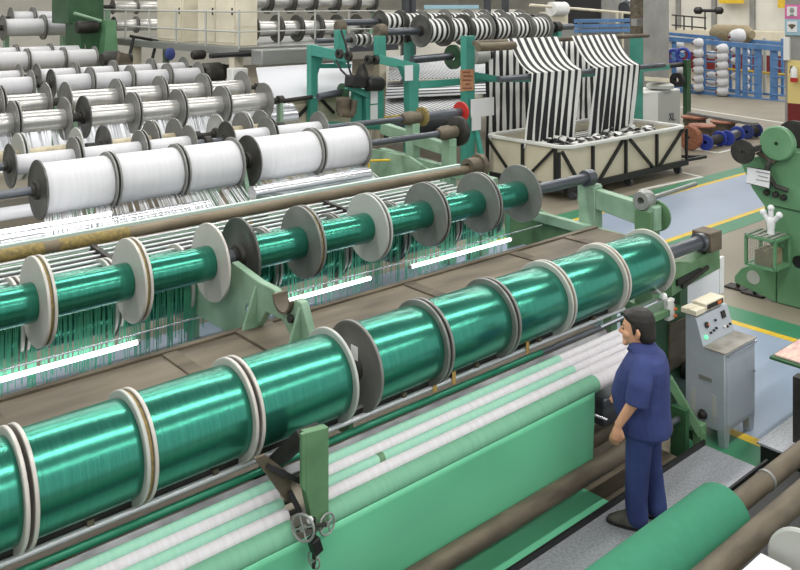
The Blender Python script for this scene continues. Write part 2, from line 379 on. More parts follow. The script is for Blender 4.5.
row(22.7, [(-20, 20), (36, 75), (75, 113), (113, 151), (151, 184)], (75, 75), (75, 27), .56, 'white_yarn', [(fg, fg)],
    'small white spool', 'the covered far white row', 'gray flanges', 'small white spools, far rear row', 28, sh=(-22, 192), stands=(-21, 28, 189), sw=.1)
row(26.4, [(-12, 27), (27, 63), (63, 95)], (62, 59), (62, 24), .74, 'white_yarn', [(fg, fg)], 'white spool', 'the short row below the green column', 'gray flanges', 'white spools, short far row', 28, opens=((2, 'r'),), sh=(-18, 104), stands=(-16, 100), sw=.12)
row(27.6, [(-16, 16), (16, 50), (50, 83)], (50, 54), (50, 22), .72, 'white_yarn', [(fg, fg)], 'white spool', 'the row behind the short row', 'only tops showing', 'white spools behind the short far row', 24, sh=(-20, 90), stands=(-18, 87), sw=.12)
row(30.9, [(2, 43), (43, 73)], (45, 27), (60, 25), .68, 'white_yarn', [(fg, fg)], 'white spool', 'the topmost white row', 'beside the green column', 'white spools, topmost far row', 28, sh=(-6, 90), r=.09, stands=(-4,), sw=.14)
row(31.7, [(10, 33), (33, 60)], (45, 18), (50, 22), .6, 'white_yarn', [(fg, fg)], 'white spool', 'the row behind the topmost one', 'top edge showing', 'white spools behind the topmost row', 24, sh=(4, 66), stands=(6, 63), sw=.14)
row(29.2, [(113, 136), (136, 160)], (113, 25), (113, 17), .72, 'silver_yarn', [(fd, fg)], 'silver spool', 'the lower row left of the cabinets', 'dark end flange', 'silver spools left of the cabinets, lower', 24, sh=(106, 168), stands=(108, 166), sw=.14)
row(30.0, [(112, 136), (136, 160)], (113, 7), (113, 15), .75, 'silver_yarn', [(fd, fg)], 'silver spool', 'the upper row left of the cabinets', 'dark end flange', 'silver spools left of the cabinets, upper', 24, sh=(105, 168), stands=(107, 166), sw=.14)
GZ = W(240, 52, Y=20.2).z + .12
row(22.4, [(252, 277), (277, 297), (297, 317), (317, 337), (337, 357)], (252, 29), (252, 28), .58, 'silver_yarn', [(fd, fd)], 'silver spool', 'the platform row behind the railing', 'wide dark flanges', 'silver spools behind the railing', 32, opens=((0, 'l'),), sh=(240, 372), stands=(243, 369), sw=.1, z0=GZ)
row(23.6, [(245, 267), (267, 290), (290, 311), (311, 334), (334, 354), (354, 372)], (252, 1), (252, 26), .6, 'silver_yarn', [(fd, fd)], 'silver spool', 'the uppermost platform row', 'wide dark flanges', 'silver spools at the top edge', 32, sh=(238, 376), stands=(241, 374), sw=.1, z0=GZ)
BWY = 15.05
BWz, BWR = row(BWY, [(420, 443), (443, 463), (463, 485), (487, 506), (506, 524), (524, 543)], (419, 31), (419, 33), .74, 'stripe_spool', [(fd, fd), (fd, fd), (fd, fg), (fd, fg), (fg, fg)],
    'striped spool', 'the front black and white row', 'dark flanges', 'striped spools on the front shaft', 36, opens=((0, 'l'),), r=.09, sh=(379, 572), shm='steel_gray', stands=(556,), sm='teal', sw=.14)
row(16.4, [(379, 400), (400, 421), (421, 444), (444, 467), (467, 484), (484, 500), (500, 520)], (378, 22), (378, 24), .7, 'stripe_spool', [(fd, fd), (fd, fg)],
    'striped spool', 'the rear black and white row', 'dark flanges', 'striped spools on the rear shaft', 28, opens=((0, 'l'),), r=.08, sh=(340, 540), shm='steel_gray', stands=(534,), sm='teal', sw=.14)
row(16.9, [(351, 366), (366, 382), (382, 400)], (350, 40), (350, 16), .7, 'stripe_spool', [(fg, fg)], 'small striped spool', 'the low row left of the posts', 'gray flanges', 'small striped spools', 24, opens=((0, 'l'),), r=.07, sh=(316, 412), shm='steel_gray', stands=(409,), sm='teal', sw=.14)

# ================================================================== FRONT MACHINE
def dpt(px, Y): return Y / ray(px)[1]
t = thing('catwalk', 'long brown steel catwalk tray between the green spool rows', 'catwalk', (4.5, 6.0, 0))
part('deck', MB().box((-1.0, 5.58, 1.43), (8.9, 6.42, 1.48)), 'tray_brown', t, bevel=.008)
part('edge_strip', MB().box((-1.0, 6.40, 1.40), (8.9, 6.46, 1.50)), 'brown_iron', t)
for x in (1.6, 3.0, 5.6, 7.2, 8.2): part('cover_strip', MB().box((x, 5.59, 1.48), (x + .13, 6.39, 1.495)), 'brown_iron', t)
for x in (-.6, 3.0, 5.8, 8.6): part('leg', MB().box((x - .06, 5.95, 0), (x + .06, 6.07, 1.43)), 'leaf_green', t)
def arc(cy, cz, r, a0, a1, n=10): return [(cy + r * math.cos(math.radians(a0 + (a1 - a0) * k / n)), cz + r * math.sin(math.radians(a0 + (a1 - a0) * k / n))) for k in range(n + 1)]
# mid bracket casting
bx = (XatY(213, G2Y) + XatY(238, G2Y)) / 2
def bp(px, py, X=None): p = W(px, py, X=bx if X is None else X); return (p.y, p.z)
t = thing('shaft_bracket', 'pale green cast bracket with an empty half round socket between the green rows', 'bracket', (bx, 6.3, 1.48))
sy, sz = bp(288, 296)
sr = .135
prof = [(7.5, 1.30), (7.42, 1.7), (7.12, G2z - .06)] + arc(G2Y, G2z, .1, -40, -140, 6) + [(6.78, G2z + .02), bp(262, 281)] + [(sy + sr + .03, sz + .02)] + arc(sy, sz, sr, 0, -180, 12) + [(sy - sr - .04, sz + .02), bp(305, 302), bp(311, 325), bp(316, 350), (5.72, 1.50), (5.95, 1.68), (6.2, 1.68), (6.35, 1.50), (6.5, 1.30)]
part('side_plate', MB().prism(prof, bx - .035, bx + .035), 'mint_green', t, bevel=.01)
part('socket_liner', MB().prism(arc(sy, sz, sr, 0, -180, 14) + arc(sy, sz, sr - .022, -180, 0, 14), bx - .07, bx + .07), 'brown_iron', t)
for yy in (5.68, 6.36):
    part('rib', MB().prism([(bx - .17, 1.49), (bx - .035, 1.86), (bx - .035, 1.49)], yy, yy + .03, 'y'), 'mint_green', t)
part('base_flange', MB().box((bx - .22, 5.62, 1.482), (bx + .14, 6.40, 1.505)), 'tray_brown', t)
part('boss', MB().lathe((bx - .04, *bp(254, 307)), (-1, 0, 0), [(0, .05), (.02, .05), (.03, .03)], 20), 'polished', t, label='shiny round boss')
part('boss', MB().lathe((bx - .04, *bp(296, 317)), (-1, 0, 0), [(0, .035), (.03, .035)], 6), 'dark_iron', t)
# end stand of green machine
ex = XatY(590, G2Y)
sy2, sz2 = W(645, 200, X=ex).y, W(645, 200, X=ex).z
t = thing('machine_end', 'green steel end structure holding the raised shaft beside the blue aisle', 'machine end', (ex, 6.5, 0))
part('top_beam', MB().prism([(G2Y + .16, 1.6), (G2Y + .16, G2z - .11), (sy2 - .2, sz2 - .06), (sy2 - .2, sz2 - .36)], ex - .07, ex + .07), 'mint_green', t, bevel=.01)
part('leg', MB().box((ex - .09, G2Y - .14, 0), (ex + .09, G2Y + .12, G2z - .1)), 'mint_green', t, bevel=.008)
part('leg', MB().box((ex - .09, sy2 - .16, 0), (ex + .09, sy2 + .1, sz2 - .12)), 'leaf_green', t, bevel=.008)
part('lower_beam', MB().bar((ex - .32, G3Y, 1.36), (ex, sy2 + .2, 1.22), .1, .13), 'mint_green', t, bevel=.006)
part('side_plate', MB().prism([(7.1, .55), (8.25, .55), (8.4, 1.4), (7.75, 1.44), (7.1, 1.25)], ex - .2, ex - .15), 'leaf_green', t)
part('bearing', MB().lathe((ex - .12, G2Y, G2z), (1, 0, 0), [(0, .071), (0, .11), (.15, .11), (.17, .09), (.17, .071)], 24, closed=True), 'steel_gray', t)
part('bearing_cap', MB().box((ex - .06, G2Y - .1, G2z - .18), (ex + .12, G2Y + .1, G2z - .09)), 'mint_green', t)
part('empty_socket', MB().lathe((ex - .1, sy2, sz2), (1, 0, 0), [(0, .05), (0, .115), (.06, .13), (.16, .13), (.2, .1), (.2, .05)], 24, closed=True), 'gray_wheel', t)
part('socket_bowl', MB().prism(arc(sy2, sz2, .19, 200, 340, 10) + arc(sy2, sz2, .135, 340, 200, 10), ex - .08, ex + .1), 'mint_green', t)
part('end_cap', MB().lathe((ex + .1, sy2 - .1, sz2 - .2), (1, 0, 0), [(0, .2), (.03, .2), (.04, .18)], 24), 'leaf_green', t)
part('foot_rail', MB().bar((ex - .06, 8.2, .5), (ex - .06, 5.9, .35), .12, .2), 'leaf_green', t)
single('cross_shaft', MB().tube((ex + .1, sy2, sz2), (ex + 1.3, sy2 + .03, sz2 + .02), .03, 10), 'gray_wheel', 'thin gray shaft running right from the empty socket of the green machine end', 'shaft')
# front shaft end bracket
xe0, xe1 = XatY(672, G1Y), XatY(717, G1Y)
def gq(px, py, Y=G1Y): p = W(px, py, Y=Y); return (p.x, p.z)
t = thing('end_bracket', 'green box bracket carrying the right end of the front shaft', 'bracket', (xe0, G1Y, .9))
part('box_beam', MB().prism([gq(670, 297), gq(670, 262), gq(690, 262), gq(718, 246), gq(719, 268), gq(684, 287)], G1Y - .02, G1Y + .14, 'y'), 'leaf_green', t, bevel=.01)
part('dark_slot', MB().prism([gq(674, 285), gq(674, 279), gq(698, 267), gq(700, 271)], G1Y - .05, G1Y - .02, 'y'), 'black', t)
part('link', MB().bar((*gq(678, 286)[:1], G1Y - .05, gq(678, 286)[1]), (gq(704, 266)[0], G1Y - .05, gq(704, 266)[1]), .03, .04), 'dark_iron', t)
part('end_block', MB().box((XatY(703, G1Y), G1Y - .1, G1z - .12), (XatY(714, G1Y), G1Y + .14, G1z + .1)), 'brown_iron', t, bevel=.01)
part('collar', MB().lathe((XatY(698, G1Y), G1Y, G1z), (1, 0, 0), [(0, .076), (0, .1), (.07, .1), (.07, .076)], 24, closed=True), 'steel_gray', t)
part('leg', MB().box((xe0 + .4, G1Y + .14, 0), (xe0 + .56, G1Y + .3, 1.2)), 'deep_green', t)
# hanger in the gap of the front shaft
gx = (XatY(333, G1Y) + XatY(352, G1Y)) / 2
t = thing('shaft_hanger', 'narrow green plate holding the front shaft between two groups of big spools', 'bracket', (gx, G1Y, 1.2))
part('plate', MB().prism([(G1Y - .1, 1.19), (G1Y + .12, 1.19), (G1Y + .12, 1.5)] + arc(G1Y, G1z, .077, 0, -180, 10) + [(G1Y - .12, 1.5)], gx - .02, gx + .02), 'leaf_green', t)
part('collar', MB().lathe((gx - .04, G1Y, G1z), (1, 0, 0), [(0, .076), (0, .1), (.08, .1), (.08, .076)], 24, closed=True), 'dark_iron', t)
part('paper_label', MB().box((gx + .03, G1Y - .14, G1z + .1), (gx + .032, G1Y - .06, G1z + .2)), 'paper', t, label='white paper tag')
# support beam + rail
t = thing('support_channel', 'long dirty brown beam running under the front row of big green spools', 'beam', (3, 5.1, 1.06))
part('channel', MB().box((-1.2, 4.87, 1.06), (6.95, 5.38, 1.13)), 'tray_brown', t, bevel=.006)
part('lip', MB().box((-1.2, 5.36, 1.10), (6.95, 5.4, 1.2)), 'brown_iron', t)
part('end_leg', MB().box((6.7, 5.05, 0), (6.9, 5.3, 1.06)), 'deep_green', t)
for px in (62, 75):
    x = XatY(px, 4.83); part('tape_strip', MB().bar((x, 4.89, 1.145), (x + (.05 if px == 62 else 0), 4.855, 1.06), .075, .004, up=(0, 1, 0)), 'tape', t, label='torn yellow tape')
RY = 4.81
RZ = (W(0, 561, Y=RY).z + W(621, 312, Y=RY).z) / 2
t = thing('guide_rail', 'long shiny silver rail with perforated strip below the front green spools', 'rail', (3, RY, RZ))
xr = XatY(624, RY)
part('silver_rod', MB().tube((-1.2, RY, RZ), (xr, RY, RZ), .020, 12), 'rail_silver', t)
part('perforated_strip', MB().box((-1.2, RY + .024, RZ + .0), (xr, RY + .034, RZ + .055)), 'dark_iron', t)
part('strip_top', MB().box((-1.2, RY + .02, RZ + .05), (xr, RY + .045, RZ + .062)), 'gray_wheel', t)
for k in range(9):
    x = .2 + k * .8; part('clip', MB().box((x, RY - .012, RZ - .012), (x + .04, RY + .04, RZ + .05)), 'brown_iron', t)
for px in (431, 450, 524):
    x = XatY(px, RY); part('tape_tab', MB().box((x, RY - .026, RZ - .03), (x + .04, RY - .022, RZ + .07)), 'tape', t, label='yellow tape tab')
def rl(py, Y): return W(540, py, Y=Y).z
bank = [('dark_green_bar', 352.8, 4.76, .025), ('felt', 361.5, 4.705, .03), ('mint', 367.5, 4.665, .036), ('white', 376.2, 4.61, .04), ('mint', 384.8, 4.548, .036), ('white', 395, 4.49, .046), ('cover', 410, 4.41, .072)]
endpx = {2: 559, 4: 573, 6: 594}
names = {2: 'uppermost', 3: 'upper', 4: 'middle', 5: 'lower'}
for i, (kind, py, Y, r) in enumerate(bank):
    z = rl(py, Y)
    if kind == 'dark_green_bar':
        single('guide_bar', MB().tube((-1.3, Y, z), (XatY(541, Y), Y, z), r, 14), 'dark_green_bar', 'thin dark green bar right below the silver rail', 'bar')
        single('guide_bar', MB().tube((XatY(541, Y) + .005, Y, z), (7.0, Y, z), r * .9, 14), 'steel_gray', 'bare gray bar end below the silver rail near the man', 'bar'); continue
    if kind == 'felt':
        f0, f1 = W(540, 357.5, Y=4.735), W(540, 365, Y=4.695)
        single('felt_strip', MB().prism([(4.735, f0.z), (4.695, f1.z), (4.70, f1.z - .012), (4.742, f0.z - .012)], -1.3, 6.7), 'felt', 'long mottled gray felt strip above the cloth rollers', 'strip'); continue
    for side in (0, 1):
        xa, xb = (-1.3, XatY(273 + (i - 2) * 4.5, Y)) if side == 0 else (XatY(322, Y), XatY(636, Y))
        where = 'left of the green post' if side == 0 else 'right of the green post'
        if i == 6: nm = 'thick green covered roller at the front of the bank, '
        else: nm = '%s %s covered roller of the bank, ' % (names[i], 'pale green' if kind == 'mint' else 'white')
        t = thing('cloth_roller', nm + where, 'roller', ((xa + xb) / 2, Y, z - r), 'cloth rollers ' + where)
        if kind == 'white' or side == 0:
            part('roller_cover', MB().tube((xa, Y, z), (xb, Y, z), r, 28), {'white': 'roller_white', 'mint': 'roller_mint', 'cover': 'cover_green'}[kind], t, bevel=.006)
        else:
            xm = XatY(endpx[i], Y)
            part('roller_cover', MB().tube((xa, Y, z), (xm, Y, z), r, 28), 'roller_mint' if kind == 'mint' else 'cover_green', t, bevel=.008)
            part('white_end', MB().tube((xm, Y, z), (xb, Y, z), r * .95, 28), 'roller_white', t, label='bare white end of the roller')
        if i == 4 and side == 1:
            xx = XatY(377, Y); part('marker_band', MB().lathe((xx, Y, z), (1, 0, 0), [(0, r * .9), (0, r + .002), (.05, r + .002), (.05, r * .9)], 28, closed=True), 'leaf_green', t, label='dark green band')
        part('axle', MB().tube((xb, Y, z), (xb + .08, Y, z), .015, 12), 'dark_iron', t)
# hanging fabric
cy, cz, cr = 4.41, rl(410, 4.41), .072
bry, brz, brr = 4.44, .30, .085
rows_ = []
x1 = XatY(593, 4.35); x0 = -1.2
NX, NZ = 60, 14
for j in range(NZ + 1):
    f = j / NZ; zz = cz - .02 + (brz - cz + .02) * f; rr = []
    for i in range(NX + 1):
        x = x0 + (x1 - x0) * i / NX
        yy = cy - cr - .004 + (bry - brr - .004 - cy + cr + .004) * f
        yy += .010 * math.sin(f * PI) * (math.sin(x * 3.1 + f * 2) + .5 * math.sin(x * 7.3 - f * 3))
        rr.append((x, yy, zz))
    rows_.append(rr)
for a in (20, 45, 70, 90):
    rows_.append([(x0 + (x1 - x0) * i / NX, bry - (brr + .005) * math.cos(math.radians(a)), brz - (brr + .005) * math.sin(math.radians(a))) for i in range(NX + 1)])
single('fabric_sheet', MB().sheet(rows_), 'cloth_green', 'wide sheet of bright mint green fabric hanging from the front roller', 'fabric', solid=.004)
brY2 = 4.27
zr = W(600, 466, Y=brY2).z
t = thing('takeup_roller', 'long dark brown takeup roller at the foot of the hanging green fabric', 'roller', (3, brY2, .1))
part('roller', MB().tube((-1, brY2, zr), (7.0, brY2, zr), .075, 28), 'brown_iron', t, bevel=.006)
part('axle', MB().tube((7.0, brY2, zr), (7.25, brY2, zr), .03, 14), 'steel_gray', t)
part('end_stand', MB().box((7.2, brY2 - .08, 0), (7.26, brY2 + .08, zr + .1)), 'deep_green', t)
pz = .10
single('fabric_strip', MB().box((-1, 4.155, pz), (XatY(609, 4.2), 4.62, pz + .02)), 'cloth_green', 'flat strip of green cloth lying between the brown roller and the black rail', 'fabric', bevel=.004)
single('oil_pan', MB().box((-1, 4.14, 0.0), (7.1, 4.83, pz)), 'brown_iron', 'low brown pan on the floor under the takeup roller', 'pan')
single('inner_roller', MB().tube((4.8, 4.66, .34), (7.1, 4.66, .34), .08, 20), 'brown_iron', 'short dark roller seen past the right edge of the hanging fabric', 'roller')
p = W(605, 404, Y=4.6)
single('gear_box', MB().box((p.x - .16, 4.5, p.z - .13), (p.x + .3, 4.66, p.z + .12)), 'steel_gray', 'gray gear box behind the man, right of the green fabric', 'gearbox', bevel=.015)
single('lever', MB().tube(W(592, 414, Y=4.42), W(607, 420, Y=4.32), .012, 10), 'polished', 'short shiny lever right of the fabric edge', 'lever')
# post with handwheels, in the gap between the two roller sets
PY = 4.40
def pq(px, py, Y=PY - .07): p = W(px, py, Y=Y); return (p.x, p.z)
t = thing('bracket_post', 'green steel post with pointed foot hanging in front of the cloth rollers', 'post', (pq(315, 530)[0], PY, pq(315, 530)[1]))
part('post_body', MB().prism([pq(306, 433), pq(329, 427), pq(329, 519), pq(320, 531), pq(313, 526), pq(306, 492)], PY - .07, PY - .01, 'y'), 'leaf_green', t, bevel=.006)
part('side_web', MB().prism([pq(302, 435), pq(306, 433), pq(306, 492), pq(302, 488)], PY - .07, PY - .045, 'y'), 'leaf_green', t)
a_ = pq(300, 431); c_ = pq(329, 425)
part('top_arm', MB().bar((a_[0] + .1, PY - .02, a_[1] - .05), (a_[0] + .1, 4.95, 1.1), .16, .06), 'dark_iron', t)
part('side_arm', MB().prism([pq(266, 467), pq(276, 463), pq(301, 482), pq(303, 512), pq(297, 510)], PY + .05, PY + .075, 'y'), 'brown_iron', t)
part('cross_link', MB().bar(W(268, 466, Y=PY + .03), W(300, 481, Y=PY + .03), .03, .03), 'black_rubber', t)
part('lower_link', MB().bar(W(290, 492, Y=PY + .03), W(300, 512, Y=PY), .03, .03), 'black_rubber', t)
def handwheel(c, ax, R, t):
    w = MB().torus(c, ax, R, R * .11, 28, 8)
    ax = Vector(ax).normalized(); e1 = ax.cross(Vector((0, 0, 1))).normalized(); e2 = ax.cross(e1)
    for k in range(4):
        th = k * PI / 2 + .4; w.tube(c, Vector(c) + (e1 * math.cos(th) + e2 * math.sin(th)) * R, R * .08, 6)
    w.lathe(Vector(c) - ax * .015, ax, [(0, R * .25), (.03, R * .25)], 12)
    return part('handwheel', w, 'gray_wheel', t)
HY = 4.27
c1 = W(303, 528, Y=HY); c2 = W(327, 524, Y=HY + .03); c3 = W(314, 560, Y=HY)
t2 = thing('valve_linkage', 'two gray handwheels and a black clamp hanging under the green post', 'valve', (c1.x, HY, W(314, 568, Y=HY).z))
handwheel(c1, (-.9, -.4, .1), .078, t2); handwheel(c2, (.1, -.95, .1), .062, t2); handwheel(c3, (-.98, -.15, .0), .05, t2)
part('stem', MB().tube(c1, c2, .012, 8).tube(W(314, 518, Y=HY), W(314, 568, Y=HY), .013, 8), 'dark_iron', t2)
part('clamp', MB().bar(W(313, 538, Y=HY - .02), W(317, 551, Y=HY - .02), .07, .06), 'black', t2, bevel=.006)
part('bolt', MB().ball(W(310, 520, Y=HY - .02), .022, 10), 'paper', t2, label='pale round bolt')
# platform
zp = .15
t = thing('platform', 'gray steel tread plate platform the man stands on', 'platform', (4, 3.8, 0))
part('tread_plate', MB().box((1.0, 3.50, zp - .02), (7.40, 4.10, zp)), 'plate', t)
part('rail_strip', MB().box((1.0, 4.10, zp - .06), (7.40, 4.12, zp + .05)), 'black', t, label='black edge rail on the fabric side')
part('rail_strip', MB().box((1.0, 3.48, zp - .06), (7.36, 3.50, zp + .13)), 'black', t, label='black edge rail on the cloth roll side')
for x in (1.3, 3.5, 7.0): part('leg', MB().box((x, 3.6, 0), (x + .08, 4.0, zp - .02)), 'dark_iron', t)
# winder: cloth roll on its shaft + press roller
CY = 3.06
CZ = W(725, 513, Y=CY).z; CR = .222
xe = XatY(724, CY)
t = thing('winder_slab', 'low black bed under the green cloth roll and the brown rollers', 'machine bed', (4, 3.0, 0))
part('slab', MB().box((1.0, 2.5, 0), (7.45, 3.42, .24)), 'black', t, bevel=.01)  # solid black block filling the dark gap under the rolls
part('side_angle', MB().box((1.0, 3.42, .1), (7.45, 3.46, .26)), 'belt_dark', t)
t = thing('cloth_roll', 'big roll of green cloth winding at the bottom right', 'roll', (4, CY, CZ - CR))
part('cloth', MB().lathe((0, CY, CZ), (1, 0, 0), [(1.2, .076), (1.2, CR), (xe - .03, CR), (xe - .008, CR - .01), (xe, CR - .03), (xe, .076)], 56, closed=True), 'cloth_roll', t)
t = thing('winder_shaft', 'brown winding shaft sticking out of the green cloth roll', 'shaft', (xe, CY, CZ))
part('shaft', MB().tube((1.0, CY, CZ), (8.0, CY, CZ), .075, 24), 'brown_iron', t)
part('collar', MB().lathe((XatY(765, CY), CY, CZ), (1, 0, 0), [(0, .07), (0, .081), (.03, .081), (.03, .07)], 24, closed=True), 'gray_wheel', t)
PRY = 2.76
PRz = W(770, 522, Y=PRY).z
t = thing('press_roller', 'dusty brown roller in front of the green cloth roll', 'roller', (4, PRY, .5))
part('roller', MB().tube((1.2, PRY, PRz), (XatY(812, PRY), PRY, PRz), .083, 32), 'brown_iron', t, bevel=.01)
part('axle', MB().tube((XatY(812, PRY), PRY, PRz), (7.8, PRY, PRz), .05, 16), 'dark_iron', t)
# gray flange at the bottom right corner and white sheet
p = W(804, 570, Y=2.35)
t = thing('empty_reel', 'pale gray round reel flange in the bottom right corner', 'reel', p - Vector((0, 0, .22)))
part('flange', MB().lathe(p, (1, 0, 0), [(0, .0), (0, .225), (.012, .24), (.03, .24), (.03, .0)], 48), 'flange_light', t)
part('flange', MB().lathe(p + Vector((.3, 0, 0)), (1, 0, 0), [(0, .04), (0, .19), (.03, .19), (.03, .04)], 48, closed=True), 'flange_gray', t)
part('core', MB().tube(p + Vector((.03, 0, 0)), p + Vector((.3, 0, 0)), .06, 24), 'flange_gray', t)
p = W(757, 566, Y=2.5)
single('paper_sheet', MB().box((p.x - .8, 2.40, p.z - .09), (p.x + .26, 2.60, p.z - .08)), 'paper', 'white sheet at the bottom edge beside the gray reel flange', 'sheet')
# stand at the right edge
t = thing('winding_stand', 'low black steel box with gray plate top at the right edge', 'stand', (8.3, 3.1, 0))
wx, wy = 7.66, 3.70
part('box', MB().box((wx, 2.3, 0), (9.4, wy, .23)), 'black', t, bevel=.01)
part('top_plate', MB().box((wx - .02, 2.28, .23), (9.42, wy + .02, .25)), 'plate', t)
part('shaft_bracket', MB().box((7.85, CY - .12, .25), (8.05, CY + .12, CZ - .05)), 'black', t)
t = thing('side_table', 'table top at the right edge with pinkish cloth samples on it', 'table', (8.6, 3.4, .86))
part('table_top', MB().box((8.10, 2.8, .86), (9.4, 3.82, .89)), 'deep_green', t, bevel=.006)
q = W(801, 420, Y=3.45)
part('leg', MB().box((q.x - .06, 3.42, .25), (q.x + .06, 3.5, .86)), 'dark_iron', t)
part('leg', MB().box((9.2, 3.6, .25), (9.3, 3.7, .86)), 'dark_iron', t)
single('sample_sheets', MB().box((8.14, 2.85, .892), (9.2, 3.79, .91)), 'pink_paper', 'stack of pinkish sheets lying on the table at the right edge', 'paper', bevel=.003)
# ================================================================== CONSOLE
X0, X1, Ya, Yb, Ym = 7.71, 8.33, 4.075, 4.49, 4.29
t = thing('control_console', 'gray steel control console with sloped button panel behind the man', 'console', ((X0 + X1) / 2, 4.35, 0))
part('cabinet', MB().prism([(Ya, .16), (Ya, .93), (Ym, .93), (Ym + .08, 1.2), (Yb, 1.22), (Yb, .16)], X0, X1), 'console_gray', t, bevel=.008)
for (x, y) in ((X0 + .06, Ya + .04), (X1 - .06, Ya + .04), (X0 + .06, Yb - .04), (X1 - .06, Yb - .04)):
    part('leg', MB().prism([(x - .06, .16), (x + .06, .16), (x + .035, 0), (x - .035, 0)], y - .035, y + .035, 'y'), 'console_gray', t)
part('desk_top', MB().box((X0 - .01, Ya - .015, .93), (X1 + .01, Ym, .945)), 'console_top', t, bevel=.004, label='worn dusty desk top')
dr = part('door', MB().box((X0 + .04, Ya - .008, .2), (X1 - .02, Ya, .88)), 'console_gray', t, bevel=.003)
part('knob', MB().lathe((X1 - .06, Ya - .008, .62), (0, -1, 0), [(0, .012), (.02, .014), (.025, .008)], 12), 'polished', dr)
part('edge_trim', MB().box((X0 + .05, Ya - .02, .895), (X1, Ya - .002, .91)), 'polished', t)
part('slot_handle', MB().box((X0 - .012, 4.2, .62), (X0, 4.34, .66)), 'gray_wheel', t, bevel=.003)
part('vent', MB().box((X0 - .004, 4.16, .28), (X0, 4.20, .5)), 'flange_light', t)
part('vent', MB().box((X0 - .004, 4.38, .28), (X0, 4.42, .5)), 'flange_light', t)
def onp(u, v): # sloped panel
    return Vector((X0 + (X1 - X0) * u, Ym + .08 * v - .004, .93 + .27 * v))
nrm = Vector((0, -.27, .08)).normalized()
def btn(u, v, r, m, lab, nm='button'):
    return part(nm, MB().lathe(onp(u, v), nrm, [(0, r), (.014, r), (.018, r * .7)], 14), m, t, label=lab)
btn(.12, .30, .018, 'green_led', 'lit green button')
btn(.28, .36, .012, 'black', 'small black button'); btn(.38, .39, .012, 'black', 'small black button, next one'); btn(.47, .42, .012, 'black', 'black button right of the pair')
btn(.80, .30, .012, 'black', 'lower right black button'); btn(.9, .34, .012, 'black', 'last black button')
btn(.72, .34, .014, 'white_paint', 'white button')
btn(.22, .66, .03, 'dark_iron', 'dark dial with orange mark', 'dial'); part('dial_mark', MB().lathe(onp(.24, .66), nrm, [(.018, .012), (.022, .012)], 10), 'orange', t)
btn(.50, .68, .012, 'black', 'upper black button')
part('meter', MB().bar(onp(.78, .62), onp(.78, .86), .07, .02, up=nrm), 'dark_iron', t)
t = thing('display_unit', 'cream readout box with dark window lying on top of the console', 'readout', (8.0, 4.5, 1.225))
part('housing', MB().box((7.89, 4.365, 1.225), (8.26, 4.52, 1.30)), 'cream', t, bevel=.008)
part('display_window', MB().box((7.91, 4.359, 1.24), (8.22, 4.366, 1.285)), 'black', t)
part('readout_lamp', MB().box((8.11, 4.355, 1.25), (8.18, 4.360, 1.28)), 'orange', t)
single('terminal_box', MB().box((7.69, 4.36, 1.225), (7.87, 4.53, 1.275)).box((7.69, 4.43, 1.276), (7.85, 4.46, 1.285)), 'cream', 'cream terminal box at the left end of the console top', 'box', bevel=.006)
# white board behind console
BYY = 5.12
t = thing('notice_board', 'plain white board hanging below the front shaft end bracket', 'board', (XatY(700, BYY), BYY, .9))
def bq(px, py): p = W(px, py, Y=BYY); return (p.x, p.z)
part('panel', MB().prism([bq(684, 307), bq(720, 293), bq(720, 260), bq(684, 281)], BYY, BYY + .02, 'y'), 'paper', t)
part('side_strip', MB().prism([bq(719, 294), bq(723, 292), bq(723.5, 256), bq(719.5, 258)], BYY - .01, BYY + .02, 'y'), 'white_paint', t)
# pendant and drive box left of console
p = W(672, 309, Y=4.7)
t = thing('button_pendant', 'white push button box with orange buttons left of the console', 'switch', p)
part('housing', MB().box((p.x - .06, 4.70, p.z - .12), (p.x + .06, 4.76, p.z + .1)), 'white_paint', t, bevel=.012)
for k, m in enumerate(('black', 'orange', 'orange')):
    part('button', MB().lathe((p.x + .05, 4.70, p.z + .06 - .07 * k), (0, -1, 0), [(0, .016), (.02, .016), (.024, .01)], 12), m, t)
p = W(664, 297, Y=4.7)
single('white_knob', MB().ball(p, .035, 14, (1, 1, 1.3)).tube(p, p + Vector((0, .1, .06)), .015, 8), 'white_paint', 'white knob just under the last big green spool', 'knob')
t = thing('drive_box', 'dark green drive cabinet between the man and the console', 'cabinet', (7.3, 4.9, 0))
dx0, dx1 = XatY(655, 4.78), XatY(689, 4.78)
part('cabinet', MB().box((dx0, 4.78, .1), (dx1, 5.2, 1.06)), 'deep_green', t, bevel=.01)
part('cover', MB().box((XatY(670, 4.76), 4.76, .5), (dx1 - .03, 4.78, .98)), 'brown_iron', t)
part('hub', MB().lathe((dx1 - .1, 4.77, .42), (0, -1, 0), [(0, .1), (.05, .1), (.07, .07)], 20), 'black', t)
part('link_arm', MB().bar(W(645, 322, Y=4.72), W(668, 312, Y=4.72), .05, .06), 'leaf_green', t)
part('feed_pipe', MB().path([W(600, 327, Y=4.74), W(660, 300, Y=4.74)], .018, 8), 'polished', t)
t = thing('brace_arm', 'green angled brace standing between the console and the platform', 'brace', W(690, 430, Y=4.2))
pa, pb = W(668, 378, Y=4.40), W(701, 434, Y=4.16)
part('arm', MB().bar(pa, pb, .1, .08), 'leaf_green', t, bevel=.008)
part('foot', MB().box((pb.x - .05, pb.y - .03, 0), (pb.x + .05, pb.y + .06, pb.z + .1)), 'leaf_green', t, bevel=.006)
part('coupling', MB().lathe(W(700, 416, Y=4.3), (1, 0, 0), [(0, .03), (.05, .05), (.1, .05), (.14, .03)], 12), 'dark_iron', t)
part('lower_arm', MB().bar(W(672, 420, Y=4.45), W(698, 438, Y=4.25), .08, .08), 'deep_green', t)

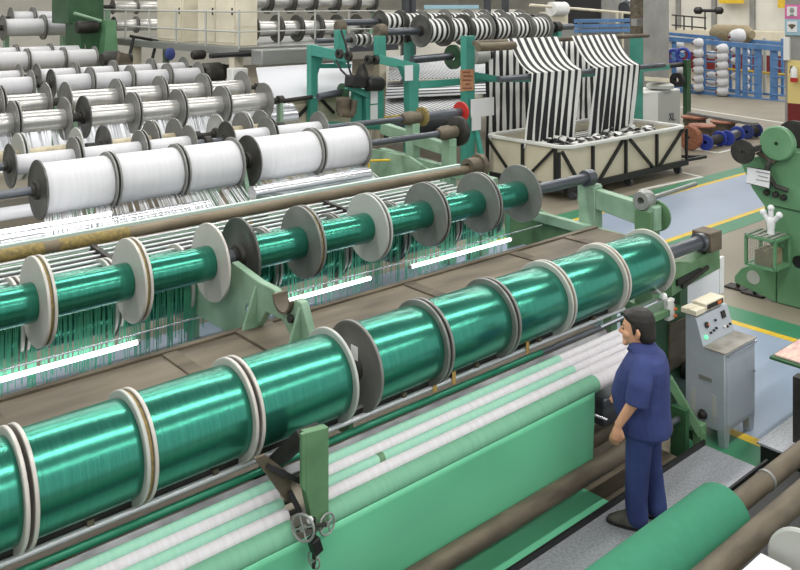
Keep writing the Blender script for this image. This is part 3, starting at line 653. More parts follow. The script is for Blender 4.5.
# ================================================================== LAMPS, RODS, STRANDS, PIPE in the spool field
def tube_lamp(p, q, label):
    t = thing('tube_lamp', label, 'lamp', (Vector(p) + Vector(q)) / 2, 'lit tubes under the spool rows')
    d = (Vector(q) - Vector(p)).normalized()
    part('glass_tube', MB().tube(p, q, .022, 10), 'lamp_tube', t)
    part('end_cap', MB().tube(Vector(p) - d * .03, p, .024, 10), 'gray_wheel', t)
    part('end_cap', MB().tube(q, Vector(q) + d * .03, .024, 10), 'gray_wheel', t)
LY = 7.43
zl = W(0, 380, Y=LY).z
def lamp_px(a, b, Y, z, label): tube_lamp((XatY(a, Y), Y, z), (XatY(b, Y), Y, z), label)
lamp_px(-40, 137, LY, zl, 'lit white tube lamp under the green strands at the left edge')
lamp_px(276, 370, LY, zl, 'lit white tube lamp right of the pale green bracket')
lamp_px(411, 510, LY, zl, 'lit white tube lamp under the right half of the green strands')
LW = 9.45; zlw = W(0, 232, Y=LW).z
lamp_px(-30, 111, LW, zlw, 'lit white tube lamp under the nearest white spools at the left edge')
lamp_px(284, 341, LW, zlw, 'lit white tube lamp under the right end of the nearest white row')
t = thing('trough', 'blue gray steel trough under the hanging green strands', 'trough', (3, LY + .05, .9))
part('tray', MB().box((-1.5, LY - .42, zl - .26), (9.0, LY + .3, zl - .24)), 'floor_blue', t)
for k in range(3): part('groove', MB().box((-1.5, LY - .36 + .1 * k, zl - .24), (9.0, LY - .35 + .1 * k, zl - .235)), 'steel_gray', t)
for x in (-1.0, 3.4, 8.4): part('leg', MB().box((x, LY - .02, 0), (x + .06, LY + .12, zl - .26)), 'mint_green', t)
single('clear_guard', MB().tube((-1.5, LY - .03, zl + .09), (9.0, LY - .03, zl + .09), .008, 8), 'polished', 'thin shiny wire rod just above the lit tubes in the green strands', 'rod')
PYY = 8.47
zpipe = W(0, 256, Y=PYY).z
for k in range(6):
    yy = 7.72 + .13 * k; zz = W(100, 269 - 4.6 * k, Y=yy).z
    single('guide_rod', MB().tube((-1.5, yy, zz), (8.0, yy, zz), .013, 10), 'rail_silver', '%s thin shiny rod, counted from the nearest, under the brown pipe' % ORD[k], 'rod', group='rods under the brown pipe')
zA, zB = W(100, 274, Y=7.7).z, W(100, 250, Y=8.38).z
single('rod_backing', MB().prism([(7.66, zA - .06), (8.38, zB - .06), (8.38, zB - .09), (7.66, zA - .09)], -1.5, 8.0), 'dark_iron', 'dark ledge under the shiny rods behind the green spools', 'ledge')
for px in (103, 338):
    x = XatY(px, 8.1); single('rod_holder', MB().bar((x, 7.72, W(100, 270, Y=7.72).z), (x, 8.38, W(100, 246, Y=8.38).z), .05, .07), 'dark_iron', 'dark clamp across the thin shiny rods, %s one' % ('left' if px < 200 else 'right'), 'clamp')
t = thing('brown_pipe', 'long brown pipe running behind the green spool rows', 'pipe', (3, PYY, zpipe))
xp = XatY(470, PYY)
part('pipe', MB().tube((-2, PYY, zpipe), (xp, PYY, zpipe), .06, 20), 'brown_pipe', t)
for k, (a, c) in enumerate(((-5, 43), (58, 128))):
    part('yellow_wrap', MB().lathe((XatY(a, PYY), PYY, zpipe), (1, 0, 0), [(0, .055), (0, .0625), (XatY(c, PYY) - XatY(a, PYY), .0625), (XatY(c, PYY) - XatY(a, PYY), .055)], 20, closed=True), 'yellow_gasket', t, label='yellowed wrapping')
part('gear_head', MB().lathe((xp - .05, PYY, zpipe + .03), (1, 0, 0), [(0, .06), (0, .13), (.2, .13), (.2, .17), (.28, .17), (.3, .1), (.3, .06)], 24, closed=True), 'brown_iron', t)
part('support', MB().box((xp + .02, PYY - .08, 0), (xp + .16, PYY + .08, zpipe - .05)), 'mint_green', t)
zr2 = W(0, 247, Y=8.9).z
single('pale_rail', MB().box((-2, 8.86, zr2 - .05), (xp + .2, 8.92, zr2 + .02)), 'pale_mint', 'pale mint rail just behind the brown pipe', 'rail')
pa_, pb_ = W(245, 240, Y=8.6), W(268, 212, Y=8.6)
t = thing('pipe_bracket', 'pale green plate with yellow warning sticker under the brown pipe', 'bracket', (pa_.x, 8.6, 0))
part('plate', MB().box((pa_.x, 8.6, 0), (pb_.x, 8.64, pb_.z)), 'mint_green', t)
s0, s1, s2 = W(246, 227, Y=8.59), W(254, 227, Y=8.59), W(250.5, 216, Y=8.59)
part('warning_sticker', MB().prism([(s0.x, s0.z), (s1.x, s1.z), (s2.x, s2.z)], 8.59, 8.599, 'y'), 'tape', t)
single('back_board', MB().box((-2, 9.0, .9), (xp, 9.04, 1.68)), 'mint_green', 'dull green board below the nearest white row', 'board')
zc = W(300, 186, Y=9.3).z
single('steel_cylinder', MB().tube((XatY(252, 9.3), 9.3, zc), (XatY(368, 9.3), 9.3, zc), .1, 28), 'polished', 'shiny steel cylinder below the right white spools', 'cylinder')
single('steel_cylinder', MB().tube((-1.6, 9.5, zlw - .14), (XatY(208, 9.5), 9.5, zlw - .14), .1, 28), 'polished', 'shiny steel cylinder behind the slanting white threads', 'cylinder')
def strands(mats, X0, X1, n, pts, w, slant, label, jitter=.0, bunch=.35, name='green_threads'):
    """a curtain of threads hanging along X; pts = (y, z) stations from top to bottom; one object"""
    mb = MB(); x = X0
    while x < X1:
        x += (X1 - X0) / n * random.uniform(.4, 1.6)
        if random.random() < bunch * .3: x += (X1 - X0) / n * random.uniform(1, 5)
        dz = random.uniform(-jitter, jitter); ww = w * random.uniform(.5, 1.6); jx = random.uniform(-.012, .012)
        m_ = len(pts) - 1
        for k in range(m_):
            (ya, za), (yb, zb) = pts[k], pts[k + 1]
            if k == m_ - 1: zb += dz
            mb.strand((x + slant * k / m_ + jx * k, ya, za), (x + slant * (k + 1) / m_ + jx * (k + 1), yb, zb), ww)
    return single(name, mb, mats, label, 'threads', kind='stuff', smooth=False)
gy = G3R * .86 + .006
front = [(G3Y + gy * math.cos(math.radians(a)), G3z + gy * math.sin(math.radians(a))) for a in (130, 150, 170, 180)]
for (a, c, lab) in ((-50, 185, 'green threads hanging in a curtain left of the pale green bracket'), (255, 492, 'green threads hanging in a curtain right of the pale green bracket')):
    strands('strand_green', XatY(a, G3Y), XatY(c, G3Y), 330 if a < 0 else 350, front + [(LY + .06, zl - .10)], .008, .0, lab, jitter=.10)
for (a, c, lab) in ((40, 236, 'white threads slanting down from the left half of the nearest white row'), (249, 358, 'white threads slanting down from the right half of the nearest white row')):
    strands('strand_white', XatY(a, W1Y), XatY(c, W1Y), 170 if a == 40 else 130, [(W1Y - W1R * .3, W1z - W1R * .8), (8.98, zr2 - .12)], .008, -.3, lab, name='white_threads')
strands('strand_white', XatY(-10, 13.85), XatY(262, 13.85), 190, [(13.85, W2z - W2R * .42), (13.6, W2z - W2R - .35)], .02, .05, 'pale threads hanging in a curtain under the nearest silver row', name='white_threads')
strands('strand_white', XatY(-10, 22.0), XatY(195, 22.0), 90, [(22.0, 2.2), (21.8, 1.2)], .04, .05, 'pale threads hanging in a curtain under the far white rows', name='white_threads')
single('warp_sheet', MB().sheet([[(1.5, 12.9, 1.2), (9.2, 12.9, 1.2)], [(1.5, 13.5, 1.25), (9.2, 13.5, 1.25)]]), 'sheet_white', 'pale flat thread sheet below the silver rows', 'thread sheet', solid=.01)
single('warp_sheet', MB().sheet([[(2.0, 17.2, 1.4), (13.0, 17.2, 1.4)], [(2.0, 20.4, 1.6), (13.0, 20.4, 1.6)]]), 'sheet_white', 'pale flat thread sheet between silver and far white rows', 'thread sheet', solid=.01)
# ================================================================== white machine brackets
def mid_plate(X, Ys, zs, rs, label, m='mint_green'):
    t = thing('shaft_bracket', label, 'bracket', (X, sum(Ys) / len(Ys), 0))
    y0, y1 = min(Ys), max(Ys); z0 = min(zs)
    part('side_plate', MB().prism([(y0 - .35, .0), (y0 - .3, z0 - .6), (y0 - .1, z0 - .09), (y1 + .1, z0 - .09), (y1 + .3, z0 - .6), (y1 + .35, 0)], X - .03, X + .03), m, t)
    for y, z, r in zip(Ys, zs, rs):
        part('bearing', MB().lathe((X - .05, y, z), (1, 0, 0), [(0, r), (0, .09), (.1, .09), (.1, r)], 16, closed=True), 'dark_iron', t)
mid_plate((XatY(234, W1Y) + XatY(247, W1Y)) / 2, (W1Y,), (W1z,), (.05,), 'pale green bracket plate in the gap of the nearest white row')
mid_plate(XatY(207, W1bY), (W1bY,), (W1bz,), (.05,), 'pale green bracket plate in the gap of the second white row')
# right end structure of the white machine
ex = XatY(449, W1Y)
t = thing('machine_end', 'pale green end structure carrying the shaft ends of the white rows', 'machine end', (ex, 10.4, 0))
part('leg', MB().box((ex - .08, W1Y - .1, 0), (ex + .08, W1Y + .1, W1z - .1)), 'mint_green', t, bevel=.006)
part('leg', MB().box((ex - .08, W1bY - .1, 0), (ex + .08, W1bY + .1, W1bz - .1)), 'mint_green', t, bevel=.006)
part('leg', MB().box((ex - .08, 9.2, 0), (ex + .08, 9.4, 1.7)), 'mint_green', t, bevel=.006)
part('top_beam', MB().bar((ex, W1bY + .8, W1z - .12), (ex, W1Y - .1, W1z - .3), .14, .2), 'mint_green', t, bevel=.006)
part('lower_beam', MB().bar((ex, 11.8, 1.62), (ex, 9.0, 1.5), .14, .16), 'mint_green', t, bevel=.006)
part('side_plate', MB().prism([(9.6, .9), (12.2, 1.0), (11.9, 1.75), (10.6, 1.75), (9.8, 1.5)], ex - .4, ex - .35), 'mint_green', t)
for y, z, r in ((W1Y, W1z, .05), (W1bY, W1bz, .05)):
    part('bearing', MB().lathe((ex - .25, y, z), (1, 0, 0), [(0, r), (0, .08), (.1, .12), (.24, .12), (.26, .1), (.4, .1), (.4, r)], 20, closed=True), 'brown_iron', t)
part('flywheel', MB().lathe((ex + .17, W1Y, W1z), (1, 0, 0), [(0, .0), (0, .22), (.02, .25), (.08, .25), (.1, .22), (.1, .0)], 32), 'dark_iron', t)
part('ring', MB().lathe((ex + .2, W1bY, W1bz), (1, 0, 0), [(0, .06), (0, .17), (.05, .17), (.05, .06)], 28, closed=True), 'yellow_gasket', t, label='yellow ring on the rear bearing')
part('drive_shaft', MB().tube((ex + .25, W1bY, W1bz), (XatY(460, W1bY), W1bY, W1bz), .08, 16), 'steel_gray', t)
part('ring', MB().lathe((XatY(460, W1bY), W1bY, W1bz), (1, 0, 0), [(0, .04), (0, .19), (.05, .19), (.05, .04)], 28, closed=True), 'red', t, label='red ring at the end of the drive shaft')
single('deck_plate', MB().box((ex - 2.6, 9.3, 1.40), (ex - .5, 10.6, 1.44)), 'tray_brown', 'brown deck plate beside the pale green end structure', 'plate')
for k, (a, c) in enumerate((((361, 161), (392, 160)), ((368, 162), (369, 168)))):
    single('yellow_rod', MB().tube(W(a[0], a[1], Y=11.1), W(c[0], c[1], Y=11.1), .02, 8), 'floor_yellow', 'thin yellow rod under the nearest white row end, %s' % ('level' if k == 0 else 'upright'), 'rod')
# ================================================================== green columns top left
t = thing('machine_tower', 'tall dark green machine column at the top left', 'column', W(90, 60, Y=28.07))
def pbox(px0, px1, py0, py1, Y0, Y1):
    a = W(px0, py1, Y=Y0); c = W(px1, py0, Y=Y0)
    return MB().box((a.x, Y0, a.z), (c.x, Y1, c.z))
part('upper_block', pbox(69, 104, -18, 24, 28.07, 29.75), 'deep_green', t, bevel=.03)
part('lower_block', pbox(80, 113, 22, 60, 27.39, 28.74), 'deep_green', t, bevel=.03)
part('front_rib', MB().prism([(W(101, 60, Y=27.17).x, W(101, 60, Y=27.17).z), (W(116, 60, Y=27.17).x, W(116, 60, Y=27.17).z), (W(113, 20, Y=27.17).x, W(113, 20, Y=27.17).z), (W(104, 20, Y=27.17).x, W(104, 20, Y=27.17).z)], 26.94, 27.39, 'y'), 'machine_green', t)
part('edge_rail', MB().tube(W(74, 13, Y=27.28), W(101, 21, Y=27.28), .05, 8), 'mint_green', t)
part('base', MB().box((W(70, 60, Y=27.39).x, 27.39, 0), (W(113, 60, Y=27.39).x, 28.74, W(100, 60, Y=27.39).z)), 'deep_green', t)
part('bearing', MB().lathe(W(86, 27, Y=27.34), (1, 0, 0), [(-.3, .2), (.3, .2), (.4, .15)], 16), 'dark_iron', t)
t = thing('gear_motor', 'dark gear motor at the foot of the green column', 'motor', W(112, 68, Y=24.7))
pp = W(108, 66, Y=24.7)
part('pedestal', MB().box((pp.x - .3, 24.4, 0), (pp.x + .3, 25.0, pp.z)), 'deep_green', t)
part('housing', MB().lathe(W(102, 60, Y=24.7), (1, 0, 0), [(0, .2), (.1, .26), (.5, .26), (.6, .18), (.9, .15)], 16), 'dark_iron', t)
part('guard', MB().prism([(W(113, 65, Y=24.47).x, W(113, 66, Y=24.47).z), (W(131, 65, Y=24.47).x, W(131, 66, Y=24.47).z), (W(125, 54, Y=24.47).x, W(125, 54, Y=24.47).z), (W(118, 52, Y=24.47).x, W(118, 52, Y=24.47).z)], 24.25, 24.47, 'y'), 'brown_iron', t)
t = thing('gear_motor', 'dark motor block right of the far white row', 'motor', W(215, 80, Y=21.11))
part('housing', MB().lathe(W(203, 73, Y=21.11), (1, 0, 0), [(0, .2), (.1, .28), (.5, .28), (.6, .2), (.9, .2)], 16), 'dark_iron', t)
part('box', pbox(208, 226, 64, 84, 20.99, 21.67), 'dark_iron', t, bevel=.02)

# ================================================================== PLATFORM with cream cabinets
plX, plY = 7.55, 20.2
c = W(240, 52, Y=plY); zpl = c.z; plX = c.x
t = thing('gantry', 'raised steel platform with white railing carrying cream cabinets', 'platform', (plX, plY, 0))
part('deck', MB().box((plX, plY, zpl), (plX + 5.7, plY + 10, zpl + .12)), 'gray_wheel', t)
part('edge_beam', MB().box((plX - .05, plY - .05, zpl - .14), (plX + 5.7, plY + .05, zpl + .04)), 'belt_dark', t)
part('edge_beam', MB().box((plX - .08, plY - .05, zpl - .1), (plX + .02, plY + 10, zpl + .1)), 'gray_wheel', t)
for k in range(6):
    y = plY + .05 + k * 1.9; part('rail_post', MB().tube((plX, y, zpl + .1), (plX, y, zpl + 1.15), .035, 8), 'flange_light', t)
for zz in (.55, 1.1): part('railing', MB().tube((plX, plY + .05, zpl + zz), (plX, plY + 9.6, zpl + zz), .03, 8), 'flange_light', t)
for k in range(1, 5):
    x = plX + k * 1.25; part('rail_post', MB().tube((x, plY, zpl + .1), (x, plY, zpl + 1.15), .03, 8), 'flange_light', t)
for zz in (.55, 1.1): part('railing', MB().tube((plX, plY, zpl + zz), (plX + 5.6, plY, zpl + zz), .02, 8), 'flange_light', t)
part('leg', MB().box((plX + .0, plY + .3, 0), (plX + .28, plY + .6, zpl - .1)), 'cream', t)
part('leg', MB().box((plX + .0, plY + 7.0, 0), (plX + .28, plY + 7.3, zpl - .1)), 'cream', t)
part('leg', MB().box((plX + 5.2, plY + .3, 0), (plX + 5.48, plY + .6, zpl - .1)), 'cream', t)
def cabinet(px0, px1, label, splits):
    # cabinets whose fronts face -X, along the platform edge
    X = plX + .25
    def Yof(px): dx, dy = ray(px); return X * dy / dx
    y1, y0 = Yof(px0), Yof(px1)
    t = thing('control_cabinet', label, 'cabinet', (X, (y0 + y1) / 2, zpl + .12))
    part('body', MB().box((X, y0, zpl + .12), (X + .7, y1, zpl + 2.2)), 'cream', t, bevel=.02)
    n = splits
    for k in range(n):
        a = y0 + (y1 - y0) * (k + .04) / n; e = y0 + (y1 - y0) * (k + .96) / n
        d_ = part('door', MB().box((X - .03, a, zpl + .2), (X - .002, e, zpl + 2.12)), 'cream', t, bevel=.01)
        part('handle', MB().box((X - .06, a + .08, zpl + 1.0), (X - .03, a + .12, zpl + 1.2)), 'dark_iron', d_)
cabinet(198, 236, 'cream control cabinet on the platform, the nearer one', 2)
cabinet(157, 183, 'cream control cabinet on the platform, the farther one', 1)
single('black_rod', MB().tube(W(210, 56, Y=19.87), W(258, 53, Y=19.87), .07, 10), 'black', 'black horizontal rod under the platform corner', 'rod')
t = thing('step_ladder', 'thin dark ladder left of the cream cabinets', 'ladder', W(135, 60, Y=25.82))
for a, e in (((134, 36), (129, 58)), ((157, 40), (152, 60))): part('rail', MB().tube(W(*a, Y=25.82), W(*e, Y=25.82), .05, 6), 'black', t)
part('tread', MB().tube(W(130, 36, Y=25.82), W(158, 41, Y=25.82), .05, 6), 'black', t)
single('electric_box', pbox(233, 248, 68, 83, 19.76, 20.1), 'white_paint', 'pale gray box hanging under the platform corner', 'box', bevel=.02)
single('blue_bag', MB().ball(W(170, 54, Y=21.33), .15, 12, (1, .8, 1.2)), 'navy_shirt', 'dark blue bundle under the platform', 'bundle')
single('motor_block', MB().lathe(W(192, 55, Y=21.89), (1, 0, 0), [(0, .1), (.05, .14), (.35, .14), (.4, .1)], 14), 'dark_iron', 'dark motor hanging under the platform', 'motor')
single('press_beam', MB().box((W(262, 60, Y=19.09).x, 19.09, W(262, 66, Y=19.09).z), (W(350, 60, Y=19.09).x, 19.65, W(262, 50, Y=19.09).z)), 'gray_wheel', 'long gray press beam below the platform railing', 'beam', bevel=.03)
a, c = W(255, 72, Y=17.51), W(345, 63, Y=17.51)
single('warp_sheet', MB().sheet([[W(262, 100, Y=15.94), W(352, 96, Y=15.94)], [W(256, 68, Y=18.64), W(352, 62, Y=18.64)]]), 'sheet_white', 'wide smooth white thread sheet left of the teal frame', 'thread sheet', solid=.02)
single('wash_box', MB().box((XatY(285, 16.17), 16.17, 0), (XatY(372, 16.17), 17.51, W(290, 100, Y=16.17).z)), 'tub_cream', 'cream box with dark diagonal bracing behind the teal frame', 'box', bevel=.02)
t = thing('box_brace', 'dark diagonal bars on the cream box behind the teal frame', 'brace', W(310, 120, Y=16.09))
for a, e in (((312, 102), (293, 122)), ((320, 98), (334, 113))): part('bar', MB().bar(W(*a, Y=16.12), W(*e, Y=16.12), .06, .06), 'black', t)
single('polished_roll', MB().tube((XatY(262, 15.27), 15.27, W(280, 118, Y=15.27).z), (XatY(291, 15.27), 15.27, W(280, 118, Y=15.27).z), .3, 28), 'polished', 'shiny round roll at the left of the cream braced box', 'roll')
single('side_shaft', MB().tube(W(262, 104, Y=15.72), W(312, 97, Y=15.72), .05, 10), 'dark_iron', 'dark shaft running into the left teal post', 'shaft')

# ================================================================== TEAL STRIPED-FABRIC MACHINE
def vpost(px0, px1, py, Y, dep=.16, zlow=0.0):
    a, c = W(px0, py, Y=Y), W(px1, py, Y=Y); return MB().box((a.x, Y, zlow), (c.x, Y + dep, a.z))
t = thing('teal_frame', 'teal steel frame standing left of the hanging striped fabric', 'frame', (11, 15, 0))
Y1 = 15.94
part('post', vpost(311, 318, 45, Y1, .18), 'teal', t, bevel=.01)
pa = W(312, 50, Y=Y1); pb = W(352, 60, Y=14.48)
part('beam', MB().bar(pa, W(350, 58, Y=15.27), .16, .24), 'teal', t, bevel=.01)
part('beam', MB().bar(W(316, 124, Y=Y1 + .1), W(388, 127, Y=15.49), .16, .14), 'teal', t, bevel=.01)
part('beam', MB().bar(W(320, 66, Y=Y1), W(350, 66, Y=Y1), .1, .1), 'teal', t)
part('gusset', MB().prism([(W(318, 55, Y=Y1).x, W(318, 55, Y=Y1).z), (W(323, 58, Y=Y1).x, W(323, 58, Y=Y1).z), (W(318, 74, Y=Y1).x, W(318, 74, Y=Y1).z)], Y1, Y1 + .08, 'y'), 'teal', t)
part('post', vpost(338, 346, 30, 15.61, .16, W(340, 66, Y=15.61).z), 'teal', t, bevel=.01)
part('bearing', MB().lathe(W(337, 27, Y=16.28), (1, 0, 0), [(0, .14), (.05, .17), (.18, .17), (.2, .12)], 20), 'brown_iron', t)
part('post', vpost(378, 386, 36, 14.71, .16, W(380, 62, Y=14.71).z), 'teal', t, bevel=.01)
part('bearing', MB().lathe(W(377, 32, Y=14.93), (1, 0, 0), [(0, .14), (.05, .19), (.18, .19), (.2, .12)], 20), 'brown_iron', t)
part('beam', MB().bar(W(378, 59, Y=14.71), W(418, 68, Y=14.31), .16, .2), 'teal', t, bevel=.01)
q = [(402, 66), (420, 66), (419, 80), (417, 168), (410, 168), (409, 84)]
part('post', MB().prism([(W(a, e, Y=14.26).x, W(a, e, Y=14.26).z if e < 160 else 0) for a, e in q], 14.26, 14.44, 'y'), 'teal', t, bevel=.01)
part('post', vpost(466, 475, 36, 13.58, .18), 'teal', t, bevel=.01)
part('brace', MB().bar(W(476, 130, Y=13.58), W(484, 168, Y=13.25), .1, .1), 'teal', t)
part('beam', MB().bar(W(418, 85, Y=14.31), W(468, 81, Y=14.15), .1, .16), 'teal', t)
part('beam', MB().bar(W(474, 79, Y=13.92), W(541, 79, Y=13.92), .1, .14), 'teal', t)
part('beam', MB().bar(W(474, 75, Y=13.7), W(502, 80, Y=13.7), .1, .14), 'teal', t)
part('post', vpost(635, 643, 38, 14.15, .18), 'teal', t)
part('crossbar', MB().box((W(566, 77, Y=13.58).x, 13.58, W(566, 79, Y=13.58).z), (W(670, 66, Y=13.58).x, 13.7, W(566, 74, Y=13.58).z)), 'teal', t)
t = thing('drive_cabinet', 'teal drive box with two white notices under the black motor', 'cabinet', W(368, 130, Y=15.04))
a, c = W(350, 130, Y=15.04), W(384, 88, Y=15.04)
part('body', MB().box((W(366, 130, Y=15.04).x, 15.04, a.z), (c.x, 15.38, W(366, 89, Y=15.04).z)), 'teal', t, bevel=.015)
part('frame_arm', MB().bar(W(347, 86, Y=15.04), W(368, 95, Y=15.04), .12, .14), 'teal', t)
part('stand', vpost(354, 362, 92, 15.16, .12), 'teal', t)
part('notice', MB().box((W(371, 104, Y=15.01).x, 15.02, W(371, 104, Y=15.01).z), (W(378, 91, Y=15.01).x, 15.04, W(371, 91, Y=15.01).z)), 'paper', t)
part('notice', MB().box((W(371, 120, Y=15.01).x, 15.02, W(371, 120, Y=15.01).z), (W(378, 105.5, Y=15.01).x, 15.04, W(371, 105.5, Y=15.01).z)), 'paper', t)
part('pulley', MB().lathe(W(342, 92, Y=15.27), (1, 0, 0), [(0, .06), (0, .2), (.06, .2), (.06, .06)], 24, closed=True), 'deep_green', t, label='dark green round plate')
part('pipe', MB().path([W(340, 113, Y=15.04), W(352, 114, Y=15.04), W(354, 100, Y=15.04)], .09, 10), 'brown_iron', t)
part('motor', MB().lathe(W(343, 112, Y=15.1), (0, 0, 1), [(0, .16), (.3, .16), (.34, .1)], 16), 'brown_iron', t)
single('side_shaft', MB().tube(W(318, 97, Y=15.38), W(342, 92, Y=15.38), .08, 14), 'steel_gray', 'short blue gray shaft ending at the dark green round plate', 'shaft')
t = thing('black_motor', 'black greasy motor unit on top of the teal drive box', 'motor', W(366, 88, Y=14.82))
part('body', MB().bar(W(348, 81, Y=14.93), W(372, 82, Y=14.93), .3, .28), 'black', t, bevel=.04)
part('drum', MB().lathe(W(366, 84, Y=14.82), (1, 0, -.05), [(0, .12), (.05, .17), (.42, .17), (.5, .1)], 16), 'black', t)
part('cone', MB().lathe(W(362, 76, Y=14.93), (0, 0, 1), [(0, .16), (.1, .13), (.3, .05)], 12), 'dark_iron', t)
part('hoses', MB().path([W(341, 30, Y=15.27), W(346, 45, Y=15.16), W(349, 68, Y=15.04), W(352, 78, Y=14.93)], .025, 6).path([W(336, 60, Y=15.38), W(341, 70, Y=15.16), W(349, 78, Y=14.93)], .025, 6), 'black', t)
for k, (px, py) in enumerate(((338, 54), (347, 56), (367, 60), (374, 60))):
    part('bolt_wheel', MB().lathe(W(px, py, Y=14.71), (1, 0, 0), [(0, .05), (0, .11), (.08, .11), (.1, .05)], 14, closed=True), 'dark_iron', t)
def note(name, px0, py0, px1, py1, Y, m, label):
    a, c = W(px0, py1, Y=Y), W(px1, py0, Y=Y)
    return single(name, MB().box((a.x, Y, a.z), (c.x, Y + .012, c.z)), m, label, 'paper')
note('paper_sheet', 405, 65, 413, 81, 14.22, 'paper', 'white paper on the tapered teal post')
note('paper_sheet', 471, 97, 494, 118, 13.52, 'paper', 'big white paper sheet on the tall teal post, upper')
note('paper_sheet', 472, 114, 481, 131, 13.49, 'paper', 'small white paper hanging below the big one on the tall teal post')
o = note('instruction_card', 460.5, 69, 474, 91.5, 13.53, 'brown_paper', 'brown handwritten card on the tall teal post')
for k, (y0, a, c) in enumerate(((72, 463, 470), (76, 464, 472), (80, 463, 471), (84, 466, 470), (88, 463, 472))):
    part('writing', MB().tube(W(a, y0, Y=13.52), W(c, y0, Y=13.52), .012, 5), 'maroon', o)
# striped fabric
BY, BZ = 13.14, W(475, 43, Y=13.14).z
t = thing('fabric_bar', 'long gray bar the striped fabric is draped over', 'bar', (13, BY, BZ))
part('bar', MB().tube((XatY(474, BY), BY, BZ), (XatY(648, BY), BY, BZ), .06, 14), 'brown_iron', t)
part('sleeve', MB().tube((XatY(474, BY), BY - .12, BZ - .09), (XatY(510, BY), BY - .12, BZ - .09), .1, 16), 'brown_pipe', t)
EY = 12.35; EZ = W(583, 72, Y=EY).z
single('fabric_bar', MB().tube((XatY(499, 12.5), 12.5, EZ - .02), (XatY(664, 12.5), 12.5, EZ - .02), .07, 14), 'steel_gray', 'lower gray bar where the striped fabric bends down', 'bar')
def drape(pa, pb, label, zend):
    X0, X1 = XatY(pa, EY), XatY(pb, EY)
    rows_ = []; N = 48
    for j in range(11):
        f = j / 10; rows_.append([(X0 + (X1 - X0) * i / N, BY - (BY - EY - .05) * f - .02, BZ + .07 + (EZ + .06 - BZ - .07) * f - .16 * math.sin(PI * f)) for i in range(N + 1)])
    for j in range(1, 15):
        f = j / 14; rows_.append([(X0 + (X1 - X0) * i / N + .05 * math.sin(i * .5) * f * f, EY + .03 + .05 * math.sin(i * .9 + 2 * f) * f + .2 * f, EZ + .03 + (zend - EZ) * f) for i in range(N + 1)])
    single('striped_fabric', MB().sheet(rows_), 'stripe_sheet', label, 'fabric', solid=.015)
drape(533, 583, 'black and white striped fabric web falling into the tub, left one', 1.0)
drape(597, 641, 'black and white striped fabric web falling into the tub, right one', 1.0)
def vsheet(X0, X1, Y, z0, z1, label):
    N = 30; rows_ = [[(X0 + (X1 - X0) * i / N, Y + .02 * math.sin(i * .9 + j), z1 + (z0 - z1) * j / 8) for i in range(N + 1)] for j in range(9)]
    single('striped_fabric', MB().sheet(rows_), 'stripe_sheet', label, 'fabric', solid=.015)
SY = 14.45
vsheet(XatY(486, SY), XatY(531, SY), SY, .05, BZ - .1, 'straight striped web hanging behind the left end of the tub')
vsheet(XatY(556, SY), XatY(606, SY), SY, .6, BZ - .1, 'striped web seen between the two draped webs')
# tub
_a, _b, _c = W(558, 150, z=1.175), W(685, 126.5, z=1.175), W(495, 134, z=1.175)
TX0, TX1, TY0, TY1, TZ0, TZ1 = _a.x + .3, _b.x, (_a.y + _b.y) / 2, _c.y, .32, 1.175
t = thing('fabric_tub', 'big cream tub on a black braced frame holding striped fabric', 'tub', ((TX0 + TX1) / 2, (TY0 + TY1) / 2, 0))
def rrect(x0, x1, y0, y1, r, n=6):
    pts = []
    for cx, cy_, a0 in ((x1 - r, y0 + r, -90), (x1 - r, y1 - r, 0), (x0 + r, y1 - r, 90), (x0 + r, y0 + r, 180)):
        for k in range(n + 1):
            a = math.radians(a0 + 90 * k / n); pts.append((cx + r * math.cos(a), cy_ + r * math.sin(a)))
    return pts
po = rrect(TX0, TX1, TY0, TY1, .3); pi_ = rrect(TX0 + .06, TX1 - .06, TY0 + .06, TY1 - .06, .25); n = len(po)
vs = [(x, y, TZ0) for x, y in po] + [(x, y, TZ1) for x, y in po] + [(x, y, TZ1) for x, y in pi_] + [(x, y, TZ0 + .06) for x, y in pi_]
fs = [tuple(range(n))[::-1], tuple(range(3 * n, 4 * n))]
for L in range(3): fs += [(L * n + k, L * n + (k + 1) % n, (L + 1) * n + (k + 1) % n, (L + 1) * n + k) for k in range(n)]
part('basin', MB().add(vs, fs), 'tub_cream', t)
pr2 = rrect(TX0 - .06, TX1 + .06, TY0 - .06, TY1 + .06, .34); pr3 = rrect(TX0 + .07, TX1 - .07, TY0 + .07, TY1 - .07, .24)
vs = [(x, y, TZ1 - .03) for x, y in pr2] + [(x, y, TZ1 + .04) for x, y in pr2] + [(x, y, TZ1 + .04) for x, y in pr3] + [(x, y, TZ1 - .03) for x, y in pr3]
fs = []
for L in range(4): fs += [(L * n + k, L * n + (k + 1) % n, ((L + 1) % 4) * n + (k + 1) % n, ((L + 1) % 4) * n + k) for k in range(n)]
part('rim', MB().add(vs, fs), 'tub_rim', t, bevel=.01)
fy = TY0 - .04
part('base_rail', MB().box((TX0, fy - .04, .2), (TX1, fy + .04, .34)), 'black', t)
part('base_rail', MB().box((TX0 - .08, TY0, .2), (TX0, TY1, .34)), 'black', t)
def tb(x, z0=.34, x2=None, nm='upright'):
    part(nm, MB().bar((x, fy, z0), (x if x2 is None else x2, fy, TZ1 - .05), .06, .06, up=(0, 1, 0)), 'black', t)
def tX(px): return XatY(px, fy)
for px in (559, 593, 626, 657): tb(tX(px))
tb(TX1 - .04)
for a_, c_ in ((580, 562), (600, 623), (653, 630), (660, 683)): tb(tX(a_), .34, tX(c_), 'diagonal')
fx = TX0 - .05
for y in (TY1 - .1, (TY0 + TY1) / 2, TY0 + .25): part('upright', MB().bar((fx, y, .34), (fx, y, TZ1 - .05), .06, .06, up=(1, 0, 0)), 'black', t)
